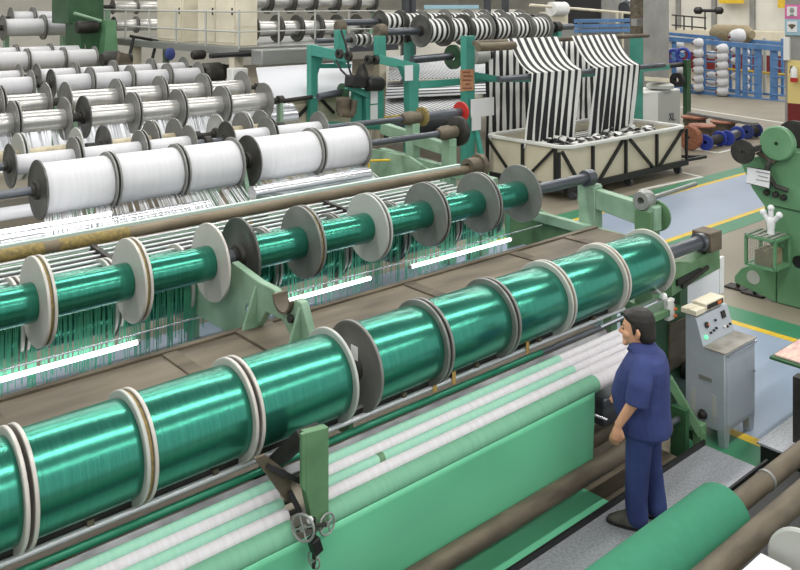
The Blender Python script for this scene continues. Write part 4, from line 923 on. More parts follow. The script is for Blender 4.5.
part('diagonal', MB().bar((fx, TY1 - .9, .34), (fx, TY1 - .1, TZ1 - .06), .05, .05, up=(1, 0, 0)), 'black', t)
part('diagonal', MB().bar((fx, (TY0 + TY1) / 2 - .08, .34), (fx, TY0 + .3, TZ1 - .06), .05, .05, up=(1, 0, 0)), 'black', t)
for x in (TX0 + .3, (TX0 + TX1) / 2, TX1 - .3):
    part('caster', MB().lathe((x - .04, fy + .1, .1), (1, 0, 0), [(0, .1), (.08, .1)], 16).bar((x, fy + .1, .1), (x, fy + .1, .25), .06, .06), 'steel_gray', t)
part('tow_bar', MB().bar((TX1, TY0 + .1, .28), (TX1 + 1.0, TY0 - .0, .28), .07, .07).bar((TX1 + 1.0, TY0, .28), (TX1 + .3, TY0 + .7, .28), .07, .07), 'black', t)
# fabric heap in tub: folded ribbons
mb = MB()
random.seed(3)
for k in range(46):
    x = random.uniform(TX0 + .45, TX1 - .55); y = random.uniform(TY0 + .3, TY0 + 1.2); z = .95 + random.uniform(0, .16)
    L = random.uniform(.3, .6); rows_ = []
    ang = random.uniform(-.6, .6)
    for j in range(9):
        f = j / 8; h = .1 * math.sin(PI * f) + .02 * math.sin(f * 9 + k)
        rows_.append([(x + math.cos(ang) * L * (f - .5) - math.sin(ang) * w_, y + math.sin(ang) * L * (f - .5) + math.cos(ang) * w_, z + h) for w_ in (-.09, -.03, .03, .09)])
    mb.sheet(rows_)
single('fabric_heap', mb, 'stripe_sheet', 'crumpled heap of striped fabric lying in the tub', 'fabric', kind='stuff', solid=.01)
single('fabric_bed', MB().prism(rrect(TX0 + .1, TX1 - .1, TY0 + .1, TY1 - .1, .2), TZ0 + .08, .93, 'z'), 'stripe_sheet', 'striped fabric filling the tub below the heap', 'fabric')
# background warp and creel of the striped machine
single('warp_sheet', MB().sheet([[W(388, 80, Y=19.09), W(540, 75, Y=19.09)], [W(390, 56, Y=22.45), W(540, 52, Y=22.45)]]), 'stripe_warp', 'striped thread sheet behind the teal frame, upper', 'thread sheet', solid=.02)
single('warp_sheet', MB().sheet([[W(385, 98, Y=17.4), W(520, 92, Y=17.4)], [W(388, 82, Y=20.21), W(530, 77, Y=20.21)]]), 'stripe_warp_y', 'striped thread sheet behind the teal frame, lower', 'thread sheet', solid=.02)
single('warp_sheet', MB().sheet([[W(385, 117, Y=16.39), W(470, 110, Y=16.39)], [W(385, 98, Y=17.96), W(470, 94, Y=17.96)]]), 'stripe_warp', 'tangled black and white threads above the yellow rail', 'thread sheet', solid=.02)
single('yellow_rail', MB().bar(W(384, 119, Y=16.17), W(456, 111, Y=16.17), .1, .12), 'floor_yellow', 'yellow rail over the dark belt behind the teal frame', 'rail')
single('dark_belt', MB().sheet([[W(384, 138, Y=16.05), W(470, 128, Y=16.05)], [W(384, 120, Y=16.17), W(470, 111, Y=16.17)]]), 'belt_dark', 'dark gray belt below the yellow rail', 'belt', solid=.03)
t = thing('small_drum', 'gray shaft with a green disc and pale drum behind the teal posts', 'drum', W(450, 70, Y=14.6))
part('shaft', MB().tube(W(412, 60, Y=14.6), W(452, 56, Y=14.6), .09, 14), 'steel_gray', t)
part('disc', MB().lathe(W(452, 57, Y=14.6), (1, 0, 0), [(0, .09), (0, .3), (.08, .3), (.08, .09)], 28, closed=True), 'deep_green', t, label='dark green disc')
part('drum', MB().tube(W(472, 56, Y=14.6), W(484, 55, Y=14.6), .22, 24), 'flange_light', t)
part('drum_flange', MB().lathe(W(486, 55, Y=14.6), (1, 0, 0), [(0, .2), (.06, .2)], 24), 'dark_iron', t)

# ================================================================== mid background
def column(name, px0, px1, Y, m, label):
    a, c = W(px0, 50, Y=Y), W(px1, 50, Y=Y)
    return structure(name, MB().box((a.x, Y, 0), (c.x, Y + .45, 8.5)), m, label)
column('column', 655, 669, 15.49, 'concrete', 'wide pale gray building column behind the tub')
column('column', 641, 650, 17.07, 'brown_iron', 'darker column left of the wide gray column')
structure('beam', MB().box((W(637, 20, Y=16.39).x, 16.39, W(637, 26, Y=16.39).z), (W(668, 20, Y=16.39).x, 16.62, W(637, 19, Y=16.39).z)), 'concrete')
t = thing('electric_cabinet', 'pale gray cabinet standing behind the right end of the tub', 'cabinet', W(662, 120, z=.2))
cx = W(658, 110, Y=14.48)
part('body', MB().box((W(643, 100, Y=14.26).x, 14.26, 0), (W(680, 100, Y=14.26).x, 15.27, W(660, 91, Y=14.26).z)), 'white_paint', t, bevel=.02)
part('front_panel', MB().box((W(659, 100, Y=14.24).x, 14.22, .1), (W(679.5, 100, Y=14.24).x, 14.26, W(660, 92.5, Y=14.26).z)), 'flange_light', t)
EMY = 14.21; ph = W(672, 117, Y=EMY)
part('emblem', MB().bar((ph.x - .14, EMY, ph.z + .12), (ph.x, 14.21, ph.z - .1), .02, .03).bar((ph.x - .02, EMY, ph.z + .12), (ph.x - .16, EMY, ph.z - .1), .02, .03).bar((ph.x + .06, EMY, ph.z + .12), (ph.x + .06, EMY, ph.z - .1), .02, .03).bar((ph.x + .06, EMY, ph.z - .1), (ph.x + .2, EMY, ph.z - .1), .02, .03), 'steel_gray', t, label='gray letter mark')
single('round_lid', MB().lathe(W(660, 88, Y=14.48), (0, 0, 1), [(0, .42), (.1, .42), (.14, .36)], 28), 'flange_light', 'round gray lid on the pale cabinet', 'lid')
single('cream_box', MB().bar(W(650, 79, Y=14.48), W(664, 80, Y=14.48), .4, .13), 'cream', 'small cream box on the round lid', 'box', bevel=.01)
single('green_post', vpost(687, 691, 60, 16.17, .16), 'deep_green', 'thin dark green post left of the yarn cones', 'post')
t = thing('idle_pulley', 'black round pulley left of the thin green post', 'pulley', W(679, 85, Y=16.39))
part('wheel', MB().lathe(W(676, 80, Y=16.39), (1, 0, 0), [(0, .1), (0, .26), (.2, .26), (.2, .1)], 24, closed=True), 'black_rubber', t)
part('axle', MB().tube(W(664, 66, Y=16.39), W(688, 64, Y=16.39), .09, 12), 'dark_iron', t)
# reels on the floor
def reel(px, py, Y, R, L, fm, cm, label, group=None, ax=(1, 0, 0)):
    c = W(px, py, Y=Y); ax = Vector(ax).normalized(); c.z = R
    t = thing('wire_reel', label, 'reel', (c.x, c.y, 0), group)
    for s in (-1, 1):
        part('flange', MB().lathe(c + ax * (s * L / 2), ax, [(-.03, .06), (-.03, R - .02), (-.01, R), (.01, R), (.03, R - .02), (.03, .06)], 32, closed=True), fm, t)
    part('winding', MB().lathe(c - ax * (L / 2 - .04), ax, [(0, .06), (0, R * .62), (L - .08, R * .62), (L - .08, .06)], 24, closed=True), cm, t)
def reel2(p0, p1, R, fm, cm, label):
    a_, c_ = W(*p0, z=R), W(*p1, z=R); ax = (c_ - a_); L = ax.length; ax.normalize(); mid = (a_ + c_) / 2
    t = thing('wire_reel', label, 'reel', (mid.x, mid.y, 0), 'reels on the floor')
    for q_ in (a_, c_):
        part('flange', MB().lathe(q_, ax, [(-.03, .05), (-.03, R - .02), (-.01, R), (.01, R), (.03, R - .02), (.03, .05)], 32, closed=True), fm, t)
    part('winding', MB().lathe(a_ + ax * .03, ax, [(0, .05), (0, R * .6), (L - .06, R * .6), (L - .06, .05)], 24, closed=True), cm, t)
reel2((705.5, 142.5), (719.5, 138.5), .235, 'blue_plastic', 'black_rubber', 'blue flanged reel with black winding lying nearest on the floor')
reel2((727, 138), (737.5, 133.5), .235, 'blue_plastic', 'steel_gray', 'blue flanged reel behind the nearest one, gray winding')
reel2((747, 132), (756, 130), .23, 'navy_shirt', 'black_rubber', 'dark blue reel at the right end of the group of reels')
reel2((689, 138), (691, 137.5), .36, 'copper', 'dark_iron', 'copper faced reel standing on edge beside the tub')
def drum(px, py, h, R, label):
    c = W(px, py, z=h)
    t = thing('cable_drum', label, 'drum', (c.x, c.y, 0), 'drums with copper tops')
    part('barrel', MB().lathe((c.x, c.y, 0), (0, 0, 1), [(0, R * .8), (h - .06, R * .8)], 28), 'brown_iron', t)
    part('top_flange', MB().lathe((c.x, c.y, h - .06), (0, 0, 1), [(0, R), (.05, R), (.06, R - .02)], 32), 'copper', t)
    part('bottom_flange', MB().lathe((c.x, c.y, 0), (0, 0, 1), [(0, R), (.05, R)], 32), 'dark_iron', t)
drum(702, 124.5, .45, .42, 'upright drum with copper top nearest to the blue reels')
drum(724, 120.5, .45, .44, 'upright drum with copper top behind the blue reels')
drum(695, 116, .45, .46, 'upright drum with copper top at the back of the group')
single('pallet_plank', MB().bar(W(690, 113, z=.5), W(755, 124, z=.5), .3, .08), 'flange_gray', 'gray plank along the back of the reels', 'plank')

# creel
CX = 37.4
def cY(px): dx, dy = ray(px); return CX * dy / dx
def cP(px, py, X=CX): return W(px, py, X=X)
t = thing('yarn_creel', 'blue steel creel frame holding white yarn cones', 'creel', (CX, 20, 0))
part('top_rail', MB().bar(cP(660, 38), cP(785, 49), .25, .22), 'blue_steel', t)
part('top_rail', MB().bar(cP(660, 33, CX + 2), cP(785, 44, CX + 2), .2, .16), 'blue_steel', t)
part('bottom_rail', MB().bar(cP(672, 89), cP(790, 104), .2, .22), 'blue_steel', t)
part('bottom_rail', MB().bar(cP(672, 84, CX + 2), cP(790, 98, CX + 2), .2, .22), 'blue_steel', t)
for px in (673, 737, 744, 757, 773, 788):
    p = cP(px, 60); part('post', MB().box((p.x, p.y - (.08 if px not in (757, 773) else .14), 0), (p.x + .2, p.y + (.08 if px not in (757, 773) else .14), cP(px, 40 + (px - 660) * .09).z)), 'blue_steel', t)
for px in (704, 716, 730, 750, 764, 782):
    p = cP(px, 60, CX + 2); part('rear_post', MB().box((p.x, p.y - .06, 0), (p.x + .12, p.y + .06, 2.7)), 'flange_light' if px in (716, 764) else 'blue_steel', t)
for px0, px1, py in ((704, 716, 0), (744, 757, 0), (773, 788, 0)):
    for k in range(5):
        yy = 52 + k * 9 + (px0 - 704) * .1; part('rung', MB().tube(cP(px0, yy), cP(px1, yy + 1), .04, 6), 'blue_steel', t)
part('yellow_tube', MB().tube(cP(718, 68, CX + 1), cP(790, 75, CX + 1), .05, 6), 'floor_yellow', t)
colsd = [('left column', 698, [43, 53, 62, 70, 79, 87.5], CX - .3, .23), ('middle column', 722, [49, 57, 65.5, 74, 82.5, 91.5], CX - .3, .25), ('column between the big ones', 711, [55, 75.5, 82], CX + .6, .2),
         ('back column right of middle', 735, [51, 61, 76.5], CX + 1.2, .2), ('column by the twin posts', 746, [53, 62, 70, 78, 87], CX + 1.6, .16), ('far left back column', 679, [45, 52, 71], CX + 1.5, .22), ('top shelf', 737, [36], CX + 1, .35)]
for cname, px, pys, X, R in colsd:
    for i, py in enumerate(pys):
        p = W(px, py, X=X)
        lab = 'white yarn cone, %s from top in the %s of the creel' % (ORD[i], cname)
        if cname == 'top shelf': lab = 'long white yarn bundle lying on top of the blue creel'
        t = thing('yarn_cone', lab, 'yarn cone', (p.x, p.y, p.z - R), 'yarn cones on the blue creel')
        ax = Vector((-.75, .6, -.12)).normalized()
        part('yarn', MB().lathe(p - ax * R, ax, [(0, R * .45), (R * .1, R * .8), (R * .6, R), (R * 1.5, R * .85), (R * 2, R * .5)], 18), 'white_yarn', t)
        part('core', MB().lathe(p + ax * (R * .9), ax, [(0, R * .2), (R * .3, R * .2)], 10), 'maroon', t)
for k, (px, py) in enumerate(((674, 56), (683, 55))):
    p = W(px, py, X=CX - 1)
    t = thing('blue_reel', 'dark blue spoked reel at the left end of the creel, %s' % ('left' if k == 0 else 'right'), 'reel', p, 'blue reels at the creel end')
    part('rim', MB().torus(p, (1, .3, 0), .3, .08, 24, 8), 'blue_plastic', t)
    part('hub', MB().lathe(p - Vector((.1, 0, 0)), (1, .3, 0), [(0, .12), (.25, .12)], 14), 'blue_steel', t)
# things on the far side
single('air_duct', MB().box((51.2, 10, W(780, 42, X=51.2).z), (51.99, 44, W(780, 31, X=51.2).z)), 'cream', 'long cream duct running along above the blue creel', 'duct', bevel=.1)
single('tarp_bundle', MB().lathe(cP(712, 33, CX + 2.5), (-.3, -1, 0), [(0, .2), (.3, .45), (2.2, .45), (2.6, .2)], 16), 'cardboard', 'brown bundle on top of the blue creel', 'bundle')
def wallsign(px0, px1, py0, py1, label):
    a, c = W(px0, py1, X=51.3), W(px1, py0, X=51.3)
    single('wall_sign', MB().box((51.26, a.y, a.z), (51.32, c.y, c.z)), 'floor_yellow', label, 'sign')
wallsign(719, 744, -10, 3.5, 'yellow sign high on the far wall, left one')
wallsign(778, 794, -6, 8, 'yellow sign high on the far wall beside the posters')
t = thing('ceiling_rail', 'dark railing with dumbbell shaped drum against the far wall', 'railing', W(690, 26, X=47))
part('rails', MB().tube(W(672, 15, X=47), W(706, 18, X=47), .05, 6).tube(W(672, 25, X=47), W(706, 28, X=47), .05, 6), 'dark_iron', t)
for px in (676, 684, 692, 705): part('post', MB().tube(W(px, 10 if px == 705 else 16, X=47), W(px, 30, X=47), .05, 6), 'dark_iron', t)
part('drum', MB().lathe(W(694, 10.5, X=47), (.3, -1, 0), [(0, .1), (.1, .22), (.4, .22), (.5, .1), (1.2, .1), (1.3, .22), (1.6, .22), (1.7, .1)], 14), 'black', t)
# right pillar with posters
PX = 28.7
a = W(785, 60, X=PX)
structure('column', MB().box((PX, a.y - 1.4, 0), (PX + .6, a.y, 7)), 'concrete', 'pillar at the right edge with posters')
structure('trim_40', MB().box((PX - .03, a.y - 1.42, 0), (PX + .3, W(788, 100, X=PX).y, W(790, 103, X=PX).z)), 'maroon')
structure('trim_41', MB().box((PX - .03, a.y - 1.42, W(790, 103, X=PX).z), (PX + .3, W(788, 100, X=PX).y, W(790, 60, X=PX).z)), 'yellow_paint')
structure('trim_42', MB().box((PX - .12, W(791, 50, X=PX).y, W(788, 60, X=PX).z), (PX, a.y, W(788, 37, X=PX).z)), 'white_paint')
def poster(py0, py1, m, label, pic):
    a_, c_ = W(785, py1, X=PX - .05), W(812, py0, X=PX - .05)
    t = thing('poster', label, 'poster', (PX - .05, (a_.y + c_.y) / 2, a_.z))
    part('board', MB().box((PX - .07, c_.y, a_.z), (PX - .03, a_.y, c_.z)), m, t)
    a2, c2 = W(787, py1 - 3, X=PX - .08), W(797, py0 + 2, X=PX - .08)
    part('picture_panel', MB().box((PX - .085, c2.y, a2.z), (PX - .07, a2.y, c2.z)), 'paper', t)
    g = MB(); m0 = Vector((PX - .09, (a2.y + c2.y) / 2, (a2.z + c2.z) / 2))
    if pic == 'head': g.ball(m0 + Vector((0, 0, .03)), .1, 12, (.1, .8, 1)).box(m0 + Vector((-.01, -.07, -.16)), m0 + Vector((0, .07, -.1)))
    else: g.add([m0 + Vector((0, -.14, .06)), m0 + Vector((0, 0, -.1)), m0 + Vector((0, .14, .06)), m0 + Vector((0, 0, .1))], [(0, 1, 2, 3)])
    part('picture', g, 'concrete' if pic == 'head' else 'brown_iron', t)
poster(4.5, 19, 'pink', 'pink safety poster on the right pillar', 'head'); poster(19.5, 35, 'poster_blue', 'pale blue safety poster on the right pillar', 'hand')
t = thing('fire_extinguisher', 'white fire extinguisher with red base on the right pillar', 'extinguisher', W(794, 82, X=PX - .2))
p = W(794, 82, X=PX - .2)
part('cylinder', MB().lathe(p, (0, 0, 1), [(.15, .11), (.42, .11), (.5, .05), (.53, .05)], 16), 'white_paint', t)
part('base', MB().lathe(p, (0, 0, 1), [(0, .1), (0.01, .115), (.15, .115)], 16), 'red', t)
part('hose', MB().path([p + Vector((0, 0, .5)), p + Vector((0, .1, .52)), p + Vector((0, .14, .3))], .02, 6), 'black', t)

# clutter between striped machine and column (top middle)
t = thing('blue_machine', 'blue railed machine behind the striped webs', 'machine', W(610, 40, Y=20.21))
for py in (20, 25, 30): part('rail', MB().bar(W(576, py + 1, Y=20.21), W(640, py, Y=20.21), .2, .14), 'blue_steel', t)
for px in (580, 600, 622, 634): part('post', vpost(px, px + 2, 22, 20.21, .1), 'cream', t)
part('body', MB().box((XatY(578, 20.55), 20.55, 0), (XatY(640, 20.55), 21.67, W(600, 27, Y=20.55).z)), 'gray_wheel', t)
t = thing('pipe_rack', 'cream pipe rack with a white motor behind the striped spools', 'frame', W(560, 20, Y=22.45))
part('motor', MB().lathe(W(551, 9, Y=22.45), (1, 0, 0), [(0, .3), (.9, .3), (1, .2)], 16), 'white_paint', t)
part('body', MB().box((XatY(552, 22.45), 22.45, 0), (XatY(568, 22.45), 23.13, W(560, 12, Y=22.45).z)), 'cream', t)
part('pipe', MB().tube(W(530, 5, Y=22.45), W(640, 14, Y=22.45), .06, 8), 'cream', t)
for px in (617, 622): part('upright', MB().tube(W(px, 13, Y=22.4), (W(px, 34, Y=22.4).x, 22.4, 0), .06, 8), 'cream', t)
single('black_cabinet', MB().box((XatY(574, 24.7), 24.7, 0), (XatY(601, 24.7), 25.82, 5.5)), 'black_rubber', 'tall black cabinet behind the cream frame', 'cabinet')
t = thing('gray_barrel', 'gray barrel on a stand beside the darker column', 'barrel', (W(630, 8, Y=23.58).x, 23.58, 0))
part('barrel', MB().lathe(W(624, 8, Y=23.58), (1, 0, 0), [(0, .3), (.1, .4), (.8, .4), (.9, .3)], 20), 'steel_gray', t)
pp = W(628, 8, Y=23.58)
part('stand', MB().box((pp.x - .2, 23.3, 0), (pp.x + .4, 23.8, pp.z - .3)), 'belt_dark', t)
single('gray_cabinet', MB().box((XatY(602, 25.82), 25.82, 0), (XatY(640, 25.82), 26.94, 4.6)), 'concrete', 'gray cabinet right of the tall black cabinet', 'cabinet')
t = thing('far_machine', 'pale far machine with dark rollers behind the striped spools', 'machine', W(470, 20, Y=26.94))
part('body', MB().box((XatY(400, 26.94), 26.94, 0), (XatY(520, 26.94), 28.07, W(450, 10, Y=26.94).z)), 'wall_white', t)
part('panel', MB().box((XatY(425, 26.83), 26.78, W(430, 9, Y=26.83).z), (XatY(478, 26.83), 26.89, W(430, 5, Y=26.83).z)), 'poster_blue', t)
for px in (405, 412, 487, 505): part('post', MB().box((XatY(px, 26.61), 26.61, 0), (XatY(px + 4, 26.61), 26.83, 5.4)), 'belt_dark', t)
# ================================================================== RIGHT GREEN WINDING MACHINE
GX = 12.08
t = thing('winding_machine', 'green winding machine at the right edge with discs on top', 'machine', (12.6, 5.2, 0))
def gp(px, py, X=GX): p = W(px, py, X=X); return (p.y, p.z)
part('body', MB().prism([gp(739, 160), gp(758, 156), gp(776, 150), (4.2, gp(800, 150)[1]), (4.2, .03), gp(776, 303), gp(776, 262), gp(767, 238), gp(764, 206), gp(752, 189)], GX, GX + 1.1), 'machine_green', t, bevel=.02)
part('foot_plate', MB().prism([gp(735, 276), gp(742, 268), gp(776, 256), gp(776, 302), gp(772, 300), gp(735, 282)], GX - .02, GX + .12), 'machine_green', t, bevel=.01)
oy, oz = gp(754, 277)
part('foot_window', MB().lathe((GX - .026, oy, oz), (1, 0, 0), [(0, .1), (.008, .1)], 20), 'flange_light', t, label='pale oval opening in the foot plate')
for px, py in ((736, 287), (753, 293)):
    p = W(px + 2, py, z=.02); part('foot_pad', MB().box((p.x - .12, p.y - .16, 0), (p.x + .1, p.y + .16, .03)).tube((p.x, p.y, .03), (p.x, p.y, .16), .03, 8), 'dark_iron', t)
y_, z_ = gp(783, 142, GX + .1)
part('big_disc', MB().lathe((GX - .12, y_, z_), (1, 0, 0), [(0, .03), (0, .23), (.02, .25), (.1, .25), (.12, .23), (.12, .03)], 40, closed=True), 'machine_green', t, label='big round green cover')
part('rear_disc', MB().lathe((GX + .35, y_ - .05, z_ + .02), (1, 0, 0), [(0, .03), (0, .27), (.06, .27), (.06, .03)], 40, closed=True), 'dark_iron', t)
part('green_reel', MB().lathe((GX + .42, y_ - .05, z_ + .02), (1, 0, 0), [(0, .03), (0, .2), (.5, .2), (.5, .03)], 32, closed=True), 'dark_green_bar', t)
y2, z2 = gp(746, 151, GX - .2)
part('gray_disc', MB().lathe((GX - .32, y2, z2), (1, 0, 0), [(0, .02), (0, .175), (.04, .175), (.04, .02)], 36, closed=True), 'dark_iron', t, label='dark gray round disc')
part('disc_arm', MB().bar((GX - .2, y2, z2), (GX, y_ + .1, z_ - .04), .08, .08), 'dark_iron', t)
part('axle', MB().lathe((GX - .3, y2, z2), (1, 0, 0), [(0, .03), (.35, .03)], 12), 'dark_iron', t)
part('bracket', MB().prism([gp(757, 153), gp(768, 148), gp(780, 158), gp(776, 163)], GX - .08, GX), 'brown_iron', t)
part('sign_plate', MB().prism([gp(752.5, 166), gp(775, 170), gp(774, 186.5), gp(751.5, 181)], GX - .16, GX - .145), 'paper', t, label='white notice sign')
part('sign_border', MB().prism([gp(752, 165.2), gp(775.6, 169.4), gp(774.6, 187.4), gp(751, 181.8)], GX - .144, GX - .13), 'black', t)
for k in range(3): part('sign_line', MB().bar((GX - .165, *gp(756 + 2 * (k == 1), 171.5 + 4 * k, GX - .165)), (GX - .165, *gp(770 - 2 * (k == 1), 174 + 4 * k, GX - .165)), .004, .012), 'gray_wheel', t)
part('sign_arm', MB().bar((GX - .13, *gp(763, 180)), (GX, *gp(763, 180)), .04, .04), 'dark_iron', t)
for px, py in ((768, 192), (777, 194), (785, 197)):
    y, z = gp(px, py); part('knob', MB().lathe((GX, y, z), (-1, 0, 0), [(0, .035), (.03, .045), (.07, .045), (.09, .03)], 14), 'dark_iron', t)
part('seam', MB().bar((GX - .006, *gp(770, 205)), (GX - .006, 4.3, gp(800, 214)[1]), .012, .02), 'deep_green', t)
part('chute', MB().path([(GX - .05, *gp(772, 160)), (GX - .12, *gp(770, 170)), (GX - .1, *gp(778, 185)), (GX - .06, *gp(790, 190))], .035, 8), 'dark_iron', t)
part('access_hole', MB().lathe((GX - .006, *gp(799, 262)), (1, 0, 0), [(0, .09), (.004, .09)], 20), 'black', t)
# cage
cx0, cx1, cz0, cz1 = 11.6, 12.05, .62, 1.02
cy0, cy1 = W(775, 250, X=cx0).y, W(746, 250, X=cx0).y
t = thing('tool_cage', 'green framed wire basket hanging on the winding machine', 'basket', ((cx0 + cx1) / 2, 5.7, cz0))
cx1 = 12.05
fr = MB()
for x in (cx0, cx1):
    for y in (cy0, cy1): fr.box((x - .018, y - .018, cz0), (x + .018, y + .018, cz1))
for zz in (cz0, cz1):
    for y in (cy0, cy1): fr.box((cx0, y - .018, zz - .018), (cx1, y + .018, zz + .018))
    for x in (cx0, cx1): fr.box((x - .018, cy0, zz - .018), (x + .018, cy1, zz + .018))
part('frame', fr, 'machine_green', t)
wm = MB()
for k in range(1, 14):
    y = cy0 + (cy1 - cy0) * k / 14; wm.box((cx0 - .002, y - .003, cz0), (cx0 + .002, y + .003, cz1))
for k in range(1, 12):
    z = cz0 + (cz1 - cz0) * k / 12; wm.box((cx0 - .002, cy0, z - .002), (cx0 + .002, cy1, z + .002))
part('wire_mesh', wm, 'mesh_gray', t)
part('tray_bottom', MB().box((cx0, cy0, cz0 - .01), (cx1, cy1, cz0 + .01)), 'machine_green', t)
for k in range(5):
    y = cy0 + .03 + k * .09; part('slat', MB().box((cx0, y, cz1 + .018), (cx1, y + .055, cz1 + .03)), 'mesh_gray', t)
single('parts_box', MB().box((cx0 + .06, cy0 + .08, cz0 + .012), (cx1 - .05, cy1 - .1, cz0 + .22)), 'cardboard', 'brown cardboard box inside the wire basket', 'box', bevel=.006)
t = thing('work_glove', 'white work glove standing upright on the wire basket', 'glove', (11.8, 5.7, cz1 + .03))
p = W(771, 222, X=11.85); p.z = cz1 + .03
sk = 1.0
part('palm', MB().lathe(p, (0, 0, 1), [(0, .05), (.06, .045), (.12, .055), (.2, .06), (.24, .04)], 16), 'paper', t)
for (dy, dz, L) in ((.11, .09, 0), (0.0, .17, 0), (-.12, .09, 0)):
    q = p + Vector((0, dy, .2 + dz)); part('finger', MB().tube(p + Vector((0, dy * .2, .17)), q, .035, 12).ball(q, .048, 12), 'paper', t)

# ================================================================== PERSON
import mathutils
def make_person():
    base = W(642, 521, z=zp)
    Rv, Fv = Vector((FY, -FX, 0)), Vector((FX, FY, 0))
    fdir = (-Rv * math.cos(math.radians(24)) + Fv * math.sin(math.radians(24))).normalized(); ldir = Vector((-fdir.y, fdir.x, 0))
    def L(f, l, z): return fdir * f + ldir * l + Vector((0, 0, z))
    def loft(rings, seg=28, pw=.85):
        """rings: (cf, cl, z, rf, rl)"""
        vs, fs = [], []
        for (cf, cl, z, rf, rl_) in rings:
            for k in range(seg):
                th = 2 * PI * k / seg; c_, s_ = math.cos(th), math.sin(th)
                vs.append(L(cf + rf * math.copysign(abs(c_) ** pw, c_), cl + rl_ * math.copysign(abs(s_) ** pw, s_), z))
        for i in range(len(rings) - 1):
            for k in range(seg): fs.append((i * seg + k, i * seg + (k + 1) % seg, (i + 1) * seg + (k + 1) % seg, (i + 1) * seg + k))
        fs.append(tuple(range(seg))[::-1]); fs.append(tuple((len(rings) - 1) * seg + k for k in range(seg)))
        return vs, fs
    def limb(pts, seg=20):
        """pts: ((f,l,z), r) -> tapered tube with rounded joints"""
        mb = MB()
        for (p, r), (q, r2) in zip(pts[:-1], pts[1:]):
            mb.tube(L(*p), L(*q), r, seg, r2)
        for p, r in pts: mb.ball(L(*p), r * .995, seg)
        return mb.v, mb.f
    FL, FR = .04, -.08          # left foot forward, right foot back
    mb = MB()
    mb.add(*loft([(-.02, 0, .80, .14, .17), (0.0, 0, .95, .16, .175), (.03, 0, 1.08, .17, .17), (.01, 0, 1.25, .14, .17), (-.01, 0, 1.36, .105, .16), (-.015, 0, 1.43, .06, .09)]))
    mb.add(*limb([((-.015, 0, 1.38), .068), ((.012, 0, 1.47), .06)]))
    legL = [((0, .10, .86), .085), ((.015, .105, .48), .06), ((FL - .03, .11, .09), .045)]
    legR = [((-.04, -.10, .86), .085), ((-.05, -.095, .48), .06), ((FR - .03, -.10, .09), .045)]
    armL = [((-.01, .18, 1.34), .055), ((.01, .275, 1.10), .047), ((.14, .265, .875), .033)]
    armR = [((-.01, -.18, 1.34), .055), ((.0, -.27, 1.10), .047), ((.17, -.24, .98), .033)]
    for l_ in (legL, legR, armL, armR): mb.add(*limb(l_))
    for s, f0 in ((.11, FL), (-.10, FR)): mb.add(*limb([((f0 - .02, s, .07), .04), ((f0 + .12, s, .045), .03)]))
    # head: profile-shaped loft, face towards +f, a little lowered
    hz = 1.412; S = 1.16
    hp = [(.010, .0, .048, .050), (.030, .035, .064, .058), (.030, .07, .080, .067), (.022, .10, .090, .072), (.014, .14, .098, .076), (.006, .175, .100, .077), (0, .205, .092, .072), (-.004, .232, .068, .055), (-.005, .246, .03, .028)]
    hx = .02
    mb.add(*loft([(hx + a * S, 0, hz + b_ * S, c_ * S, d_ * S) for a, b_, c_, d_ in hp], 32, .95))
    def H(f, l, z): return (hx + f * S, l * S, hz + z * S)
    def hb(f, l, z, r, sc=(1, 1, 1)): mb.ball(L(*H(f, l, z)), r * S, 14, sc)
    mb.add(*limb([(H(.108, 0, .128), .012), (H(.122, 0, .105), .014), (H(.132, 0, .086), .017)], 12))      # nose
    for s in (-1, 1):
        hb(.116, s * .015, .083, .011); hb(.098, s * .03, .142, .016)     # nostril wing, brow
        hb(.075, s * .042, .088, .030)                                      # cheek
        mb.add(*limb([(H(.0, s * .076, .080), .012), (H(-.006, s * .083, .112), .018), (H(.0, s * .080, .135), .014)], 10))  # ear
    hb(.104, 0, .054, .014, (1, 1.3, .7)); hb(.100, 0, .041, .015, (1, 1.2, .8))  # lips
    hb(.094, 0, .012, .024)                                                 # chin
    def hand(w, tip_dir, side):
        w = Vector(w); d = Vector(tip_dir).normalized()
        n = Vector((0, side, 0)); wide = d.cross(n).normalized()
        palm = w + d * .095
        mb.add(*limb([(tuple(w), .031), (tuple(w + d * .055), .038), (tuple(palm), .036)], 12))
        for k, ln in enumerate((.078, .088, .083, .066)):
            off = wide * ((k - 1.5) * .021); a = palm + off; cd = (d - n * .25).normalized(); b1 = a + cd * ln * .55; cd2 = (d - n * .8).normalized(); c1 = b1 + cd2 * ln * .5
            mb.add(*limb([(tuple(a), .0115), (tuple(b1), .0105), (tuple(c1), .009)], 8))
        a = w + d * .03 - wide * .033; mb.add(*limb([(tuple(a), .014), (tuple(a + d * .04 - wide * .024), .013), (tuple(a + d * .08 - wide * .02 - n * .015), .010)], 8))
    hand((.143, .265, .862), (.28, 0, -1), 1); hand((.175, -.24, .97), (.5, 0.1, -.8), -1)
    def remesh(name, mbb, m, parent, vox, it, smooth_f=.5, loc=None):
        me = bpy.data.meshes.new(name); me.from_pydata([Vector(v) for v in mbb.v], [], mbb.f)
        bm = bmesh.new(); bm.from_mesh(me); bmesh.ops.recalc_face_normals(bm, faces=bm.faces); bm.to_mesh(me); bm.free()
        o = bpy.data.objects.new(name, me); COL.objects.link(o)
        md = o.modifiers.new('r', 'REMESH'); md.mode = 'VOXEL'; md.voxel_size = vox; md.use_smooth_shade = True
        sm = o.modifiers.new('s', 'SMOOTH'); sm.factor = smooth_f; sm.iterations = it
        me.materials.append(MATS[m])
        if parent: o.parent = parent
        return o
    body = remesh('person', mb, 'skin', None, .0065, 3)
    body.location = base
    tag(body, 'person in navy work shirt and trousers standing on the platform watching the rollers', 'person')
    sb = MB()
